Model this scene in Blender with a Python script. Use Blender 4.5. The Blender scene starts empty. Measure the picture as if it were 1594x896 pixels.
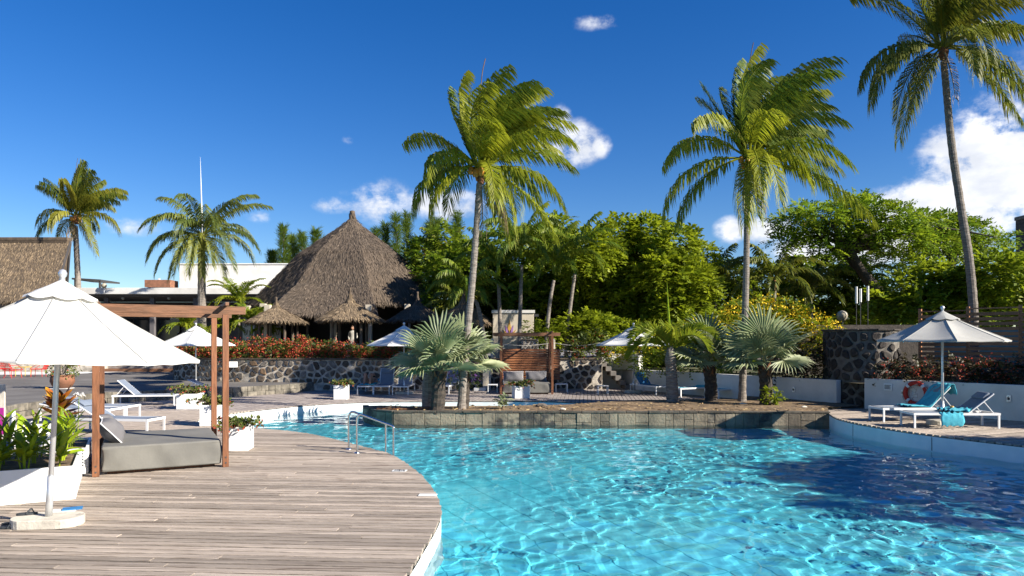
import bpy, bmesh, math, random
import numpy as np
from mathutils import Vector, Matrix
from mathutils.geometry import tessellate_polygon
sc = bpy.context.scene
COL = sc.collection
# ---------------------------------------------------------------- camera, sky, sun, exposure
F, HY, CX, CZ = 1100.0, 532.0, 797.0, 2.05          # focal length and horizon of the 1594 px wide photograph
cam = bpy.data.cameras.new('camera'); camo = bpy.data.objects.new('camera', cam); COL.objects.link(camo); sc.camera = camo
camo.location = (0, 0, CZ); camo.rotation_euler = (math.pi/2, 0, 0)
cam.sensor_width = 36; cam.lens = 36*F/1594; cam.shift_y = (HY-448)/1594; cam.clip_end = 6000
SUN_EL = math.radians(29); SUN_AZ = math.atan2(.915, -.40)
SUN_DIR = Vector((math.sin(SUN_AZ)*math.cos(SUN_EL), math.cos(SUN_AZ)*math.cos(SUN_EL), math.sin(SUN_EL)))
lamp = bpy.data.lights.new('sun', 'SUN'); lamp.energy = 5.0; lamp.angle = math.radians(.5); lamp.color = (1, .93, .82)
lampo = bpy.data.objects.new('sun', lamp); COL.objects.link(lampo); lampo.rotation_euler = SUN_DIR.to_track_quat('Z', 'Y').to_euler()
lampo.location = (30, -20, 30)
lamp.cycles.is_caustics_light = True
sc.view_settings.view_transform = 'Standard'; sc.view_settings.look = 'None'
sc.view_settings.exposure = 1.15; sc.view_settings.gamma = 1
world = bpy.data.worlds.new('World'); sc.world = world; world.use_nodes = True

class NT:
    """tiny node-tree helper"""
    def __init__(s, tree): s.t = tree
    def n(s, typ, **kw):
        nd = s.t.nodes.new(typ)
        for k, v in kw.items(): setattr(nd, k, v)
        return nd
    def set(s, sock, v):
        if hasattr(v, 'is_output') or isinstance(v, bpy.types.NodeSocket): s.t.links.new(v, sock)
        else: sock.default_value = v
    def math(s, op, a, b=0.0, c=0.0, clamp=False):
        nd = s.n('ShaderNodeMath', operation=op, use_clamp=clamp)
        for i, v in enumerate((a, b, c)): s.set(nd.inputs[i], v)
        return nd.outputs[0]
    def mix(s, f, a, b, blend='MIX'):
        nd = s.n('ShaderNodeMix', data_type='RGBA', blend_type=blend)
        s.set(nd.inputs[0], f)
        for sock, v in ((nd.inputs[6], a), (nd.inputs[7], b)): s.set(sock, (*v, 1) if isinstance(v, tuple) and len(v) == 3 else v)
        return nd.outputs[2]
    def ramp(s, f, lo, hi):
        nd = s.n('ShaderNodeMapRange', interpolation_type='SMOOTHSTEP'); s.set(nd.inputs[0], f)
        s.set(nd.inputs[1], lo); s.set(nd.inputs[2], hi); return nd.outputs[0]
    def noise(s, vec, scale, detail=4, rough=.55, out=0):
        nd = s.n('ShaderNodeTexNoise'); nd.inputs['Scale'].default_value = scale; nd.inputs['Detail'].default_value = detail
        nd.inputs['Roughness'].default_value = rough
        if vec is not None: s.t.links.new(vec, nd.inputs['Vector'])
        return nd.outputs[out]
    def vscale(s, vec, sx, sy, sz):
        nd = s.n('ShaderNodeMapping'); s.t.links.new(vec, nd.inputs[0]); nd.inputs['Scale'].default_value = (sx, sy, sz); return nd.outputs[0]

def build_sky():
    T = NT(world.node_tree); bg = world.node_tree.nodes['Background']
    sky = T.n('ShaderNodeTexSky', sky_type='NISHITA', sun_disc=False, sun_elevation=SUN_EL, sun_rotation=SUN_AZ,
              air_density=1.0, dust_density=.15, ozone_density=4.0, altitude=0)
    hs = T.n('ShaderNodeHueSaturation'); hs.inputs['Saturation'].default_value = 1.34; hs.inputs['Value'].default_value = 1.0
    hs.inputs['Hue'].default_value = .514
    T.t.links.new(sky.outputs[0], hs.inputs['Color'])
    g = T.n('ShaderNodeTexCoord').outputs['Generated']
    sp = T.n('ShaderNodeSeparateXYZ'); T.t.links.new(g, sp.inputs[0]); x, y, z = sp.outputs
    az = T.math('ARCTAN2', x, y); el = T.math('ARCSINE', z)
    cv = T.n('ShaderNodeCombineXYZ'); T.t.links.new(az, cv.inputs[0]); T.t.links.new(T.math('MULTIPLY', el, 1.25), cv.inputs[1])
    n1 = T.noise(cv.outputs[0], 11, 9, .62); n2 = T.noise(cv.outputs[0], 34, 7, .62)
    # cumulus banks: azimuth, elevation, half-width, half-height (degrees), opacity
    clouds = [(36, 12, 6.5, 4.6, 1.1), (31, 8.5, 5.5, 3.2, 1.1), (41, 15, 6, 6.5, 1.15), (47, 10, 8, 6, 1.1), (24, 6.5, 5, 2.4, .8), (20, 8.5, 2.6, 1.3, .7),
              (4.6, 15.6, 3.1, 2.0, .78), (3.9, 17.2, 1.2, 1.5, .62), (7.0, 15.4, 1.2, 1.1, .66), (17.2, 8.6, 1.5, 1.2, .7), (-10.5, 11.0, 3.4, 2.0, .58), (-5.5, 11.0, 4.2, 1.6, .55), (-14, 10.6, 2.5, .9, .42),
              (7.0, 24.2, 2.6, .75, .42), (11.3, 26.6, 1.8, .8, .38), (-28.5, 8.3, 3.0, 1.0, .36), (-19.6, 9.4, 1.4, .8, .36), (-13.0, 15.5, 1.0, .6, .3), (56, 10, 9, 5, 1.0), (-52, 9, 8, 3, .7), (75, 12, 12, 6, .9)]
    tot = None
    for a, e, ra, re, op in clouds:
        dx = T.math('DIVIDE', T.math('SUBTRACT', az, math.radians(a)), math.radians(ra))
        dy = T.math('DIVIDE', T.math('SUBTRACT', el, math.radians(e)), math.radians(re))
        r = T.math('SQRT', T.math('ADD', T.math('MULTIPLY', dx, dx), T.math('MULTIPLY', dy, dy)))
        m = T.math('MULTIPLY', T.math('SUBTRACT', 1.25, r, clamp=True), op)
        tot = m if tot is None else T.math('MAXIMUM', tot, m)
    edge = T.math('ADD', T.math('MULTIPLY', T.math('SUBTRACT', n1, .5), 3.2), T.math('MULTIPLY', T.math('SUBTRACT', n2, .5), 1.3))
    dens = T.math('MULTIPLY', tot, T.math('ADD', 1.0, T.math('MULTIPLY', edge, 1.4)))
    cover = T.ramp(dens, .16, .72)
    # cloud tone: billow shading from a second noise, greyer in the thick heart
    sh = T.noise(T.vscale(cv.outputs[0], 1, 1.5, 1), 13, 6, .55)
    tone = T.math('ADD', T.math('MULTIPLY', T.ramp(sh, .34, .66), .42), .5)
    cl = T.mix(tone, (3.0, 3.5, 4.4), (9.0, 9.0, 9.2))
    out = T.mix(T.math('MULTIPLY', cover, .96), hs.outputs[0], cl)
    T.t.links.new(out, bg.inputs['Color']); bg.inputs['Strength'].default_value = .064
build_sky()
sc.cycles.max_bounces = 10; sc.cycles.transparent_max_bounces = 12; sc.cycles.transmission_bounces = 8
sc.cycles.caustics_reflective = False; sc.cycles.sample_clamp_indirect = 6

# ---------------------------------------------------------------- pixel helpers: a photo point on a level, or at a depth
def P(px, py, z=0.0):
    d = (CZ-z)*F/(py-HY); return Vector(((px-CX)/F*d, d, z))
def Q(px, py, d): return Vector(((px-CX)*d/F, d, CZ-(py-HY)*d/F))

# ---------------------------------------------------------------- materials
MATS = {}
def M(name, c, c2=None, scale=4.0, rough=.75, bump=0.0, bscale=None, stretch=None, rand=0.0, metal=0.0, tint=None, transl=0.0, spec=.4, detail=5, lo=.35, hi=.65, spots=None):
    m = bpy.data.materials.new(name); m.use_nodes = True; T = NT(m.node_tree); b = m.node_tree.nodes['Principled BSDF']
    b.inputs['Roughness'].default_value = rough; b.inputs['Metallic'].default_value = metal; b.inputs['Specular IOR Level'].default_value = spec
    co = T.n('ShaderNodeTexCoord').outputs['Object']; inf = T.n('ShaderNodeObjectInfo')
    if stretch:
        off = T.n('ShaderNodeVectorMath', operation='ADD'); T.t.links.new(T.vscale(co, *stretch), off.inputs[0])
        cb = T.n('ShaderNodeCombineXYZ'); T.t.links.new(T.math('MULTIPLY', inf.outputs['Random'], 37.0), cb.inputs[2]); T.t.links.new(cb.outputs[0], off.inputs[1]); vec = off.outputs[0]
    else: vec = co
    col = (*c, 1)
    if c2 is not None: col = T.mix(T.ramp(T.noise(vec, scale, detail), lo, hi), c, c2)
    if tint is not None:
        at = T.n('ShaderNodeAttribute', attribute_name='tint'); col = T.mix(at.outputs['Fac'], col, tint)
    if spots is not None:
        sc_, th, cs = spots; col = T.mix(T.ramp(T.noise(vec, sc_, 3), th, th+.06), col, cs)
    if rand:
        hsv = T.n('ShaderNodeHueSaturation'); T.set(hsv.inputs['Color'], col)
        T.set(hsv.inputs['Value'], T.math('ADD', T.math('MULTIPLY', inf.outputs['Random'], 2*rand), 1-rand)); col = hsv.outputs[0]
    T.set(b.inputs['Base Color'], col)
    if bump:
        bp = T.n('ShaderNodeBump'); bp.inputs['Strength'].default_value = bump; bp.inputs['Distance'].default_value = .02
        T.t.links.new(T.noise(vec, bscale or scale*4, 5, .6), bp.inputs['Height']); T.t.links.new(bp.outputs[0], b.inputs['Normal'])
    if transl:
        tr = T.n('ShaderNodeBsdfTranslucent'); T.set(tr.inputs[0], col); mx = T.n('ShaderNodeMixShader'); mx.inputs[0].default_value = transl
        o = [n for n in m.node_tree.nodes if n.type == 'OUTPUT_MATERIAL'][0]
        T.t.links.new(b.outputs[0], mx.inputs[1]); T.t.links.new(tr.outputs[0], mx.inputs[2]); T.t.links.new(mx.outputs[0], o.inputs[0])
    MATS[name] = m; return m
M('deck_wood', (.43, .36, .295), (.225, .18, .14), 3.0, .8, .5, 9, (.45, 14, 14), .3, lo=.28, hi=.78, spots=(1.3, .64, (.15, .105, .075)))
M('under_deck', (.03, .025, .02), None)  # near-black colour puts the shade into the gaps between boards
M('deck_grey', (.27, .235, .21), (.18, .15, .135), 3.0, .8, .3, 9, (2, 2, 2), .2)
M('teak', (.235, .095, .042), (.14, .055, .024), 4, .55, .3, 12, (6, 6, .8), .15)
M('slat_wood', (.30, .115, .04), (.17, .06, .022), 4, .55, .3, 12, (.8, 6, 6), .2)
M('fence_wood', (.36, .165, .075), (.24, .11, .05), 4, .6, .2, 12, (.8, 6, 6), .25)
M('beam_wood', (.225, .105, .052), (.13, .062, .03), 4, .55, .3, 12, (.8, 6, 6), .1)
M('white_wall', (.74, .72, .68), (.62, .60, .56), 1.2, .8, .15, 40, spots=(2.2, .68, (.55, .53, .49)))
M('cream_wall', (.56, .49, .38), (.48, .42, .33), 1.5, .8, .1, 40)
M('white_paint', (.80, .80, .78), (.74, .74, .71), 3, .5, .05, 30)
M('pool_white', (.80, .80, .78), (.66, .70, .70), 1.5, .5, .1, 20)
M('pool_floor', (.12, .67, .82), (.18, .72, .86), .7, .5)
M('pool_grout', (.06, .50, .63), None)
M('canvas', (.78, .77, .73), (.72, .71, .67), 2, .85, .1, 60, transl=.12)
M('canvas_shade_seam', (.45, .44, .405), (.39, .385, .355), 2, .85, .1, 60, transl=.12)  # white canvas greyed to carry tree shade in its colour; also the seams
M('metal_white', (.78, .78, .77), None, rough=.35)
M('metal_pole', (.66, .67, .68), None, rough=.35, metal=.6)
M('steel', (.72, .72, .72), None, rough=.16, metal=1)
M('dark_metal', (.05, .05, .05), None, rough=.5)
M('sling', (.19, .225, .28), (.16, .19, .24), 30, .7, .2, 200)
M('mattress', (.175, .168, .148), (.145, .14, .125), 2, .85, .25, 8)
M('pillow', (.15, .145, .15), (.12, .115, .12), 3, .85, .3, 10)
M('towel_teal', (.05, .34, .46), (.08, .42, .52), 8, .95, .4, 60)
M('towel_blue', (.02, .13, .33), (.03, .17, .38), 8, .95, .4, 60)
M('asphalt', (.155, .143, .13), (.115, .105, .096), .8, .9, .3, 50, spots=(.35, .58, (.19, .175, .16)))
M('soil', (.20, .135, .075), (.11, .075, .045), 2.5, .95, .8, 18, spots=(9, .6, (.34, .25, .14)))
M('earth', (.10, .085, .05), (.05, .07, .025), 1.2, .95, .6, 9)
M('terrace', (.22, .20, .18), (.16, .145, .13), 1.2, .9, .2, 20)
M('white_paving', (.72, .69, .64), (.62, .6, .56), 1.5, .85)
M('kerb_stone', (.21, .185, .145), (.11, .10, .08), 5, .9, .6, 20, rand=.25)
M('mortar', (.56, .50, .42), (.32, .285, .235), 6, .95, .6, 25)
M('mortar_dark', (.19, .17, .145), (.11, .10, .085), 6, .95, .6, 25)
for i, (a, b_) in enumerate((((.115, .088, .065), (.065, .05, .038)), ((.16, .13, .10), (.09, .075, .06)), ((.20, .175, .145), (.12, .105, .09)), ((.20, .125, .07), (.12, .085, .055)))):
    M('stone%d' % i, a, b_, 7, .9, .7, 22, (1, 1, 1), .35)
M('stone_dark', (.058, .048, .04), (.032, .027, .023), 7, .85, .7, 22, (1, 1, 1), .3)
M('island_block', (.28, .235, .165), (.11, .092, .068), 1.3, .9, 1.0, 14, None, .16, spots=(1.1, .58, (.055, .052, .047)))
M('island_cap', (.10, .085, .065), (.055, .05, .04), 6, .95, .6, 20, (1, 1, 1), .2)
M('thatch_core', (.13, .095, .065), (.08, .06, .042), 3, .95, .8, 30)
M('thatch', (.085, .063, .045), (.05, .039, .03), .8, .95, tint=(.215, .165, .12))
M('thatch_dry', (.18, .13, .08), (.11, .08, .05), 1.2, .95, tint=(.36, .265, .165))
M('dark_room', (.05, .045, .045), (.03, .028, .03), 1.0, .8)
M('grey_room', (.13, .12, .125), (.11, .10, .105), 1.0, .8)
M('glass_dark', (.03, .04, .05), None, rough=.08, spec=.7)
M('brick_red', (.27, .12, .07), (.18, .085, .05), 6, .9)
M('terracotta', (.25, .105, .055), (.15, .07, .04), 4, .75, .3, 14)
M('red_metal', (.55, .025, .02), None, rough=.45)
M('yellow_metal', (.62, .42, .05), None, rough=.45)
M('ring_orange', (.50, .03, .015), (.40, .025, .015), 5, .6)
M('rope', (.55, .50, .42), (.42, .38, .31), 20, .9)
M('concrete', (.62, .57, .48), (.48, .44, .37), 5, .9, .4, 22, spots=(6, .64, (.36, .33, .28)))
M('sandal', (.035, .04, .045), None, rough=.6)
M('magenta', (.35, .02, .22), None, rough=.5)
M('lilac', (.30, .16, .38), None, rough=.6); M('gold', (.50, .28, .06), None, rough=.5)
M('skin', (.42, .235, .15), (.38, .21, .135), 6, .6)
M('hair', (.012, .009, .007), None, rough=.6); M('shirt', (.5, .48, .43), (.44, .42, .38), 4, .9); M('trousers', (.10, .10, .11), None, rough=.9); M('swimwear', (.03, .10, .22), None, rough=.8)
M('bark_palm', (.27, .235, .20), (.14, .12, .10), 4, .9, .9, 9, (1.5, 1.5, 9))
M('bark', (.15, .115, .085), (.07, .055, .042), 5, .95, .9, 14, (3, 3, .8))
M('bark_dark', (.07, .055, .042), (.035, .029, .025), 5, .95, 1.0, 14, (3, 3, 3))
M('boot', (.24, .10, .04), (.12, .06, .03), 6, .95, .8, 20)
LEAF = dict(rough=.5, spec=.35)
M('leaf_coco', (.06, .125, .012), (.10, .18, .016), 1.2, tint=(.36, .37, .022), transl=.45, **LEAF)
M('leaf_coco_dark', (.05, .09, .012), (.08, .125, .016), 1.2, tint=(.30, .28, .03), transl=.42, **LEAF)
M('leaf_dead', (.20, .13, .06), (.13, .085, .04), 2, tint=(.36, .26, .13), transl=.2, **LEAF)
M('leaf_royal', (.06, .10, .02), (.10, .14, .03), 1.2, tint=(.26, .27, .04), transl=.35, **LEAF)
M('leaf_silver', (.10, .15, .062), (.155, .205, .092), 2, tint=(.36, .37, .20), transl=.15, rough=.5, spec=.4)
M('leaf_tree', (.10, .165, .012), (.17, .23, .016), .6, tint=(.37, .42, .02), transl=.5, **LEAF)
M('leaf_flamboyant', (.09, .18, .012), (.14, .24, .016), .5, tint=(.34, .40, .02), transl=.5, **LEAF)
M('leaf_dark', (.07, .14, .012), (.11, .185, .014), .6, tint=(.29, .35, .02), transl=.5, **LEAF)
M('leaf_hedge', (.05, .09, .018), (.03, .06, .014), 3, tint=(.17, .19, .03), transl=.25, **LEAF)
M('leaf_bronze', (.04, .035, .018), (.028, .045, .014), 3, tint=(.10, .06, .025), transl=.2, **LEAF)
M('leaf_casuarina', (.06, .12, .018), (.09, .16, .02), 1, tint=(.2, .26, .03), transl=.45, **LEAF)
M('leaf_planter', (.36, .42, .016), (.19, .31, .014), 6, transl=.3, rough=.4, rand=.3)
M('leaf_croton', (.62, .38, .02), (.45, .12, .02), 7, transl=.3, rough=.4, rand=.2)
M('leaf_wine', (.10, .02, .02), (.05, .03, .015), 7, transl=.2, rough=.4, rand=.2)
M('flower_red', (.62, .05, .035), (.52, .08, .05), 9, tint=(.60, .13, .06), transl=.3)
M('flower_orange', (.62, .12, .015), None, tint=(.70, .22, .02), transl=.25)
M('flower_yellow', (.75, .50, .015), None, tint=(.80, .58, .03), transl=.25)
M('flower_violet', (.30, .12, .42), None, transl=.2)
M('coconut', (.55, .22, .03), (.38, .2, .03), 5, .5)
M('twig', (.16, .10, .06), (.10, .07, .045), 5, .9)
M('lamp_glass', (.34, .30, .22), None, rough=.3)
M('fan_pale', (.72, .78, .76), None, rough=.5); M('teal_wall', (.16, .30, .31), (.12, .24, .26), 2)

# ---------------------------------------------------------------- mesh helpers
def obj(name, v, f, mat, parent=None, smooth=False, tint=None):
    me = bpy.data.meshes.new(name)
    if isinstance(v, np.ndarray): v = v.tolist()
    if isinstance(f, np.ndarray): f = f.tolist()
    me.from_pydata(v, [], f)
    for mm in (mat if isinstance(mat, (list, tuple)) else [mat]): me.materials.append(MATS[mm])
    if smooth: me.polygons.foreach_set('use_smooth', [True]*len(me.polygons))
    if tint is not None:
        a = me.attributes.new('tint', 'FLOAT', 'POINT'); a.data.foreach_set('value', np.asarray(tint, dtype=np.float32))
    o = bpy.data.objects.new(name, me); COL.objects.link(o); o.parent = parent
    return o
def thing(name, label, cat, loc=(0, 0, 0), rz=0.0, group=None, rot=None):
    o = bpy.data.objects.new(name, None); COL.objects.link(o); o.location = loc; o.rotation_euler = rot or (0, 0, rz); o.empty_display_size = .2
    return tag(o, label, cat, group)
def tag(o, label, cat, group=None):
    o['label'] = label; o['category'] = cat; o['kind'] = 'thing'
    if group: o['group'] = group
    return o
def struct(o, kind='structure', label=None):
    o['kind'] = kind
    if label: o['label'] = label
    return o
class MB:
    def __init__(s): s.v = []; s.f = []
    def add(s, v, f):
        n = len(s.v); s.v += [tuple(p) for p in v]; s.f += [tuple(i+n for i in q) for q in f]; return s
    def box(s, c, d, rz=0.0, rx=0.0, ry=0.0, bev=0.0):
        x, y, z = (k/2 for k in d); R = Matrix.Rotation(rz, 3, 'Z') @ Matrix.Rotation(ry, 3, 'Y') @ Matrix.Rotation(rx, 3, 'X'); c = Vector(c)
        if not bev:
            vs = [Vector((a*x, b*y, e*z)) for a in (-1, 1) for b in (-1, 1) for e in (-1, 1)]
            fs = [(0, 1, 3, 2), (4, 6, 7, 5), (0, 4, 5, 1), (2, 3, 7, 6), (0, 2, 6, 4), (1, 5, 7, 3)]
        else:
            bm = bmesh.new(); bmesh.ops.create_cube(bm, size=1)
            for q in bm.verts: q.co = Vector((q.co.x*d[0], q.co.y*d[1], q.co.z*d[2]))
            bmesh.ops.bevel(bm, geom=bm.edges[:], offset=bev, segments=2, affect='EDGES', profile=.6)
            bm.verts.index_update(); vs = [q.co.copy() for q in bm.verts]; fs = [tuple(q.index for q in f.verts) for f in bm.faces]; bm.free()
        return s.add([c + R @ q for q in vs], fs)
    def tube(s, pts, r, n=8, cap=True):
        pts = [Vector(p) for p in pts]; rs = r if isinstance(r, (list, tuple)) else [r]*len(pts); vs = []; fs = []
        up = Vector((0, 0, 1)); prev = None
        for i, p in enumerate(pts):
            t = (pts[min(i+1, len(pts)-1)]-pts[max(i-1, 0)]).normalized()
            a = prev if prev is not None else (up if abs(t.z) < .9 else Vector((1, 0, 0)))
            a = (a - t*a.dot(t)).normalized(); prev = a; b = t.cross(a)
            vs += [p + (a*math.cos(2*math.pi*k/n) + b*math.sin(2*math.pi*k/n))*rs[i] for k in range(n)]
        for i in range(len(pts)-1):
            for k in range(n): fs.append((i*n+k, i*n+(k+1) % n, (i+1)*n+(k+1) % n, (i+1)*n+k))
        if cap: fs += [tuple(range(n))[::-1], tuple((len(pts)-1)*n+k for k in range(n))]
        return s.add(vs, fs)
    def lathe(s, prof, n=20, c=(0, 0, 0), sx=1, sy=1):
        vs = [(c[0]+r*math.cos(2*math.pi*k/n)*sx, c[1]+r*math.sin(2*math.pi*k/n)*sy, c[2]+z) for r, z in prof for k in range(n)]
        fs = [(i*n+k, i*n+(k+1) % n, (i+1)*n+(k+1) % n, (i+1)*n+k) for i in range(len(prof)-1) for k in range(n)]
        return s.add(vs, fs)
    def prism(s, poly, z0, z1):
        n = len(poly); vs = [(p[0], p[1], z0) for p in poly] + [(p[0], p[1], z1) for p in poly]
        tr = tessellate_polygon([[Vector((p[0], p[1], 0)) for p in poly]])
        fs = [tuple(i+n for i in t) for t in tr] + [tuple(t)[::-1] for t in tr] + [(i, (i+1) % n, (i+1) % n+n, i+n) for i in range(n)]
        return s.add(vs, fs)
    def to(s, name, mat, parent=None, smooth=False): return obj(name, s.v, s.f, mat, parent, smooth)
def fixn(o):
    bm = bmesh.new(); bm.from_mesh(o.data); bmesh.ops.recalc_face_normals(bm, faces=bm.faces); bm.to_mesh(o.data); bm.free(); return o
def sheet(name, poly, z, mat, holes=()):
    loops = [[Vector((p[0], p[1], 0)) for p in l] for l in (poly, *holes)]; flat = [p for l in loops for p in l]
    tr = tessellate_polygon(loops); o = obj(name, [(p.x, p.y, z) for p in flat], [tuple(t) for t in tr], mat)
    for p in o.data.polygons:
        if p.normal.z < 0: p.flip()
    return o
def copy_tree(o, parent=None):
    c = o.copy(); COL.objects.link(c); c.parent = parent
    for ch in [q for q in bpy.data.objects if q.parent == o]: copy_tree(ch, c)
    return c
def smooth_poly(pts, n=6):
    """Catmull-Rom through points"""
    out = []; p = [Vector(q) for q in pts]
    for i in range(len(p)-1):
        a, b, c, d = p[max(i-1, 0)], p[i], p[i+1], p[min(i+2, len(p)-1)]
        for k in range(n):
            t = k/n; out.append(.5*((2*b)+(c-a)*t+(2*a-5*b+4*c-d)*t*t+(3*b-a-3*c+d)*t**3))
    return out+[p[-1]]
def xs_at(poly, y):
    r = []
    for i in range(len(poly)):
        (x0, y0), (x1, y1) = poly[i], poly[(i+1) % len(poly)]
        if (y0 <= y) != (y1 <= y): r.append(x0+(y-y0)/(y1-y0)*(x1-x0))
    return sorted(r)
def inside(poly, x, y): return sum(1 for q in xs_at(poly, y) if q > x) % 2 == 1
def boards(parent, poly, ang, pitch, gap, z, th, maxlen, mat, seed, part_test=None, name='board'):
    """boards of one deck, cut to its outline; the ones that fail part_test join one mesh"""
    rg = random.Random(seed); ca, sa = math.cos(ang), math.sin(ang)
    loc = [(x*ca+y*sa, -x*sa+y*ca) for x, y in poly]; W = lambda x, y: (x*ca-y*sa, x*sa+y*ca)
    y = min(p[1] for p in loc)+.003; ymax = max(p[1] for p in loc); rest = MB(); n = 0
    while y+pitch-gap < ymax:
        y0, y1 = y, y+pitch-gap; a, b = xs_at(loc, y0+.004), xs_at(loc, y1-.004)
        if len(a) != len(b): a = b = xs_at(loc, (y0+y1)/2)
        for k in range(0, len(a)-1, 2):
            l0, l1, r0, r1 = a[k], b[k], a[k+1], b[k+1]; L = max(r0, r1)-min(l0, l1)
            if L < .15: continue
            cuts = []; x = min(l0, l1)+rg.uniform(.3, 1)*maxlen
            while x < min(r0, r1)-.5: cuts.append(x); x += rg.uniform(.75, 1)*maxlen
            st = [(l0, l1)]+[(c+.004, c+.004) for c in cuts]; en = [(c-.004, c-.004) for c in cuts]+[(r0, r1)]
            for (s0, s1), (e0, e1) in zip(st, en):
                dz = rg.uniform(-.003, .003); e = rg.uniform(-.012, .012) if cuts == [] or (e0, e1) == (r0, r1) else 0
                q = [W(s0, y0), W(e0+e, y0), W(e1+e, y1), W(s1, y1)]
                zt = z+dz; ch = .004
                vs = [(p[0], p[1], z-th) for p in q]+[(p[0], p[1], zt-ch) for p in q]
                cxx = sum(p[0] for p in q)/4; cyy = sum(p[1] for p in q)/4
                q2 = [W(s0+.003, y0+ch), W(e0+e-.003, y0+ch), W(e1+e-.003, y1-ch), W(s1+.003, y1-ch)]
                vs += [(p[0], p[1], zt) for p in q2]
                fs = [(8, 9, 10, 11)]+[(i, (i+1) % 4, 4+(i+1) % 4, 4+i) for i in range(4)]+[(4+i, 4+(i+1) % 4, 8+(i+1) % 4, 8+i) for i in range(4)]
                if part_test is not None and n < 300 and part_test(cxx, cyy): obj(name, vs, fs, mat, parent); n += 1
                else: rest.add(vs, fs)
        y += pitch
    if rest.v: struct(rest.to('far_boards' if part_test else 'boards', mat, parent), 'stuff')
def leaf_mesh(name, pos, axis, nrm, ln, wd, tint, mat, parent=None):
    """many pointed leaf faces: position, direction, facing, length, width arrays"""
    axis = axis/np.linalg.norm(axis, axis=1, keepdims=True); side = np.cross(nrm, axis); side /= np.linalg.norm(side, axis=1, keepdims=True)+1e-9
    up = np.cross(axis, side); n = len(pos); ln = np.broadcast_to(ln, (n,))[:, None]; wd = np.broadcast_to(wd, (n,))[:, None]
    m = pos+axis*ln*.45-up*ln*.05
    v = np.stack([pos, m+side*wd*.5, pos+axis*ln-up*ln*.12, m-side*wd*.5], 1).reshape(-1, 3)
    f = np.arange(4*n).reshape(-1, 4); return obj(name, v, f, mat, parent, False, np.repeat(tint, 4))
def unit(rg, n):
    a = rg.normal(size=(n, 3)); return a/np.linalg.norm(a, axis=1, keepdims=True)

# ================================================================ the setting: pool, decks, terraces
WZ = -.25; RZ = .10; IZ = .13          # water, right-hand deck, island
left_edge = [(-3.4, 2.4), (-2.2, 3.2), (-1.35, 4.6), (-.98, 5.8), (-.87, 7.2), (-.84, 8.3), (-.95, 9.2), (-1.16, 10.1), (-1.53, 11.3), (-2.12, 12.74), (-2.62, 13.5),
             (-3.89, 15.1), (-4.74, 16.0), (-5.46, 16.5), (-6.3, 16.95), (-7.4, 17.5), (-8.2, 18.4), (-8.35, 19.4), (-8.1, 20.4), (-7.2, 22.3), (-6.2, 23.5), (-5.0, 24.2), (-3.5, 24.5), (-.94, 24.6), (1.2, 24.5), (2.3, 23.9), (2.95, 22.9)]
left_edge = [tuple(p) for p in smooth_poly([(x, y, 0) for x, y in left_edge], 5)]; left_edge = [(p[0], p[1]) for p in left_edge]
island_back = [(2.5, 22.3), (1.2, 21.6), (-.5, 21.3), (-2.5, 21.25), (-4.0, 21.5), (-4.5, 21.45)]
island_front = [(-4.4, 21.1), (-3.8, 20.0), (-3.3, 19.7), (8.75, 19.45)]
right_edge = [(8.62, 19.2), (8.35, 18.2), (8.3, 17.2), (8.4, 16.5), (8.65, 15.4), (9.1, 14.4), (9.7, 13.3), (10.7, 11.6), (11.8, 9.4), (12.6, 7), (12.9, 2.4)]
right_edge = [(p[0], p[1]) for p in smooth_poly([(x, y, 0) for x, y in right_edge], 4)]
pool_poly = left_edge+island_back+island_front+right_edge
FZ = -1.0
sheet_pf = sheet('pool_floor', [(-9.5, 1.5), (14, 1.5), (14, 26), (-9.5, 26)], FZ, 'pool_grout'); struct(sheet_pf); sheet_pf.cycles.is_caustics_receiver = True
mb = MB(); ts = .46; tca, tsa = math.cos(.45), math.sin(.45)
for i in range(-46, 66):
    for j in range(-36, 66):
        cx0, cy0 = (i+.5)*ts*tca-(j+.5)*ts*tsa, (i+.5)*ts*tsa+(j+.5)*ts*tca
        if not (-9 < cx0 < 13.5 and 2 < cy0 < 25.4): continue
        if any(inside(pool_poly, cx0+a, cy0+b) for a in (-.3, .3) for b in (-.3, .3)):
            h = ts/2-.007; mb.add([(cx0+x*tca-y*tsa, cy0+x*tsa+y*tca, FZ+.006) for x, y in ((-h, -h), (h, -h), (h, h), (-h, h))], [(0, 1, 2, 3)])
o = mb.to('pool_tiles', 'pool_floor', sheet_pf); struct(o, 'stuff'); o.cycles.is_caustics_receiver = True
def ribbon(name, pts, z0, z1, mat, parent=None):
    v = [(x, y, z) for x, y in pts for z in (z0, z1)]; f = [(2*i, 2*i+2, 2*i+3, 2*i+1) for i in range(len(pts)-1)]
    return obj(name, v, f, mat, parent, True)
pw = ribbon('pool_wall', left_edge, FZ, -.045, 'pool_white'); struct(pw); pw.cycles.is_caustics_receiver = True
o = ribbon('pool_wall_right', right_edge, FZ, RZ-.045, 'pool_white'); struct(o); o.cycles.is_caustics_receiver = True
o = ribbon('pool_wall_island', island_back+island_front, FZ, -.02, 'mortar_dark'); struct(o); o.cycles.is_caustics_receiver = True
o = ribbon('pool_wall_near', [right_edge[-1], left_edge[0]], FZ, -.045, 'pool_white'); struct(o)
for i, k in enumerate((4, 14)):      # expansion joints in the right-hand pool wall
    x, y = right_edge[k+4]; x2, y2 = right_edge[k+5]; a = math.atan2(y2-y, x2-x)
    MB().box((x, y, -.1), (.012, .012, .28), a).to('wall_joint', 'dark_metal', bpy.data.objects['pool_wall_right'])
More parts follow.
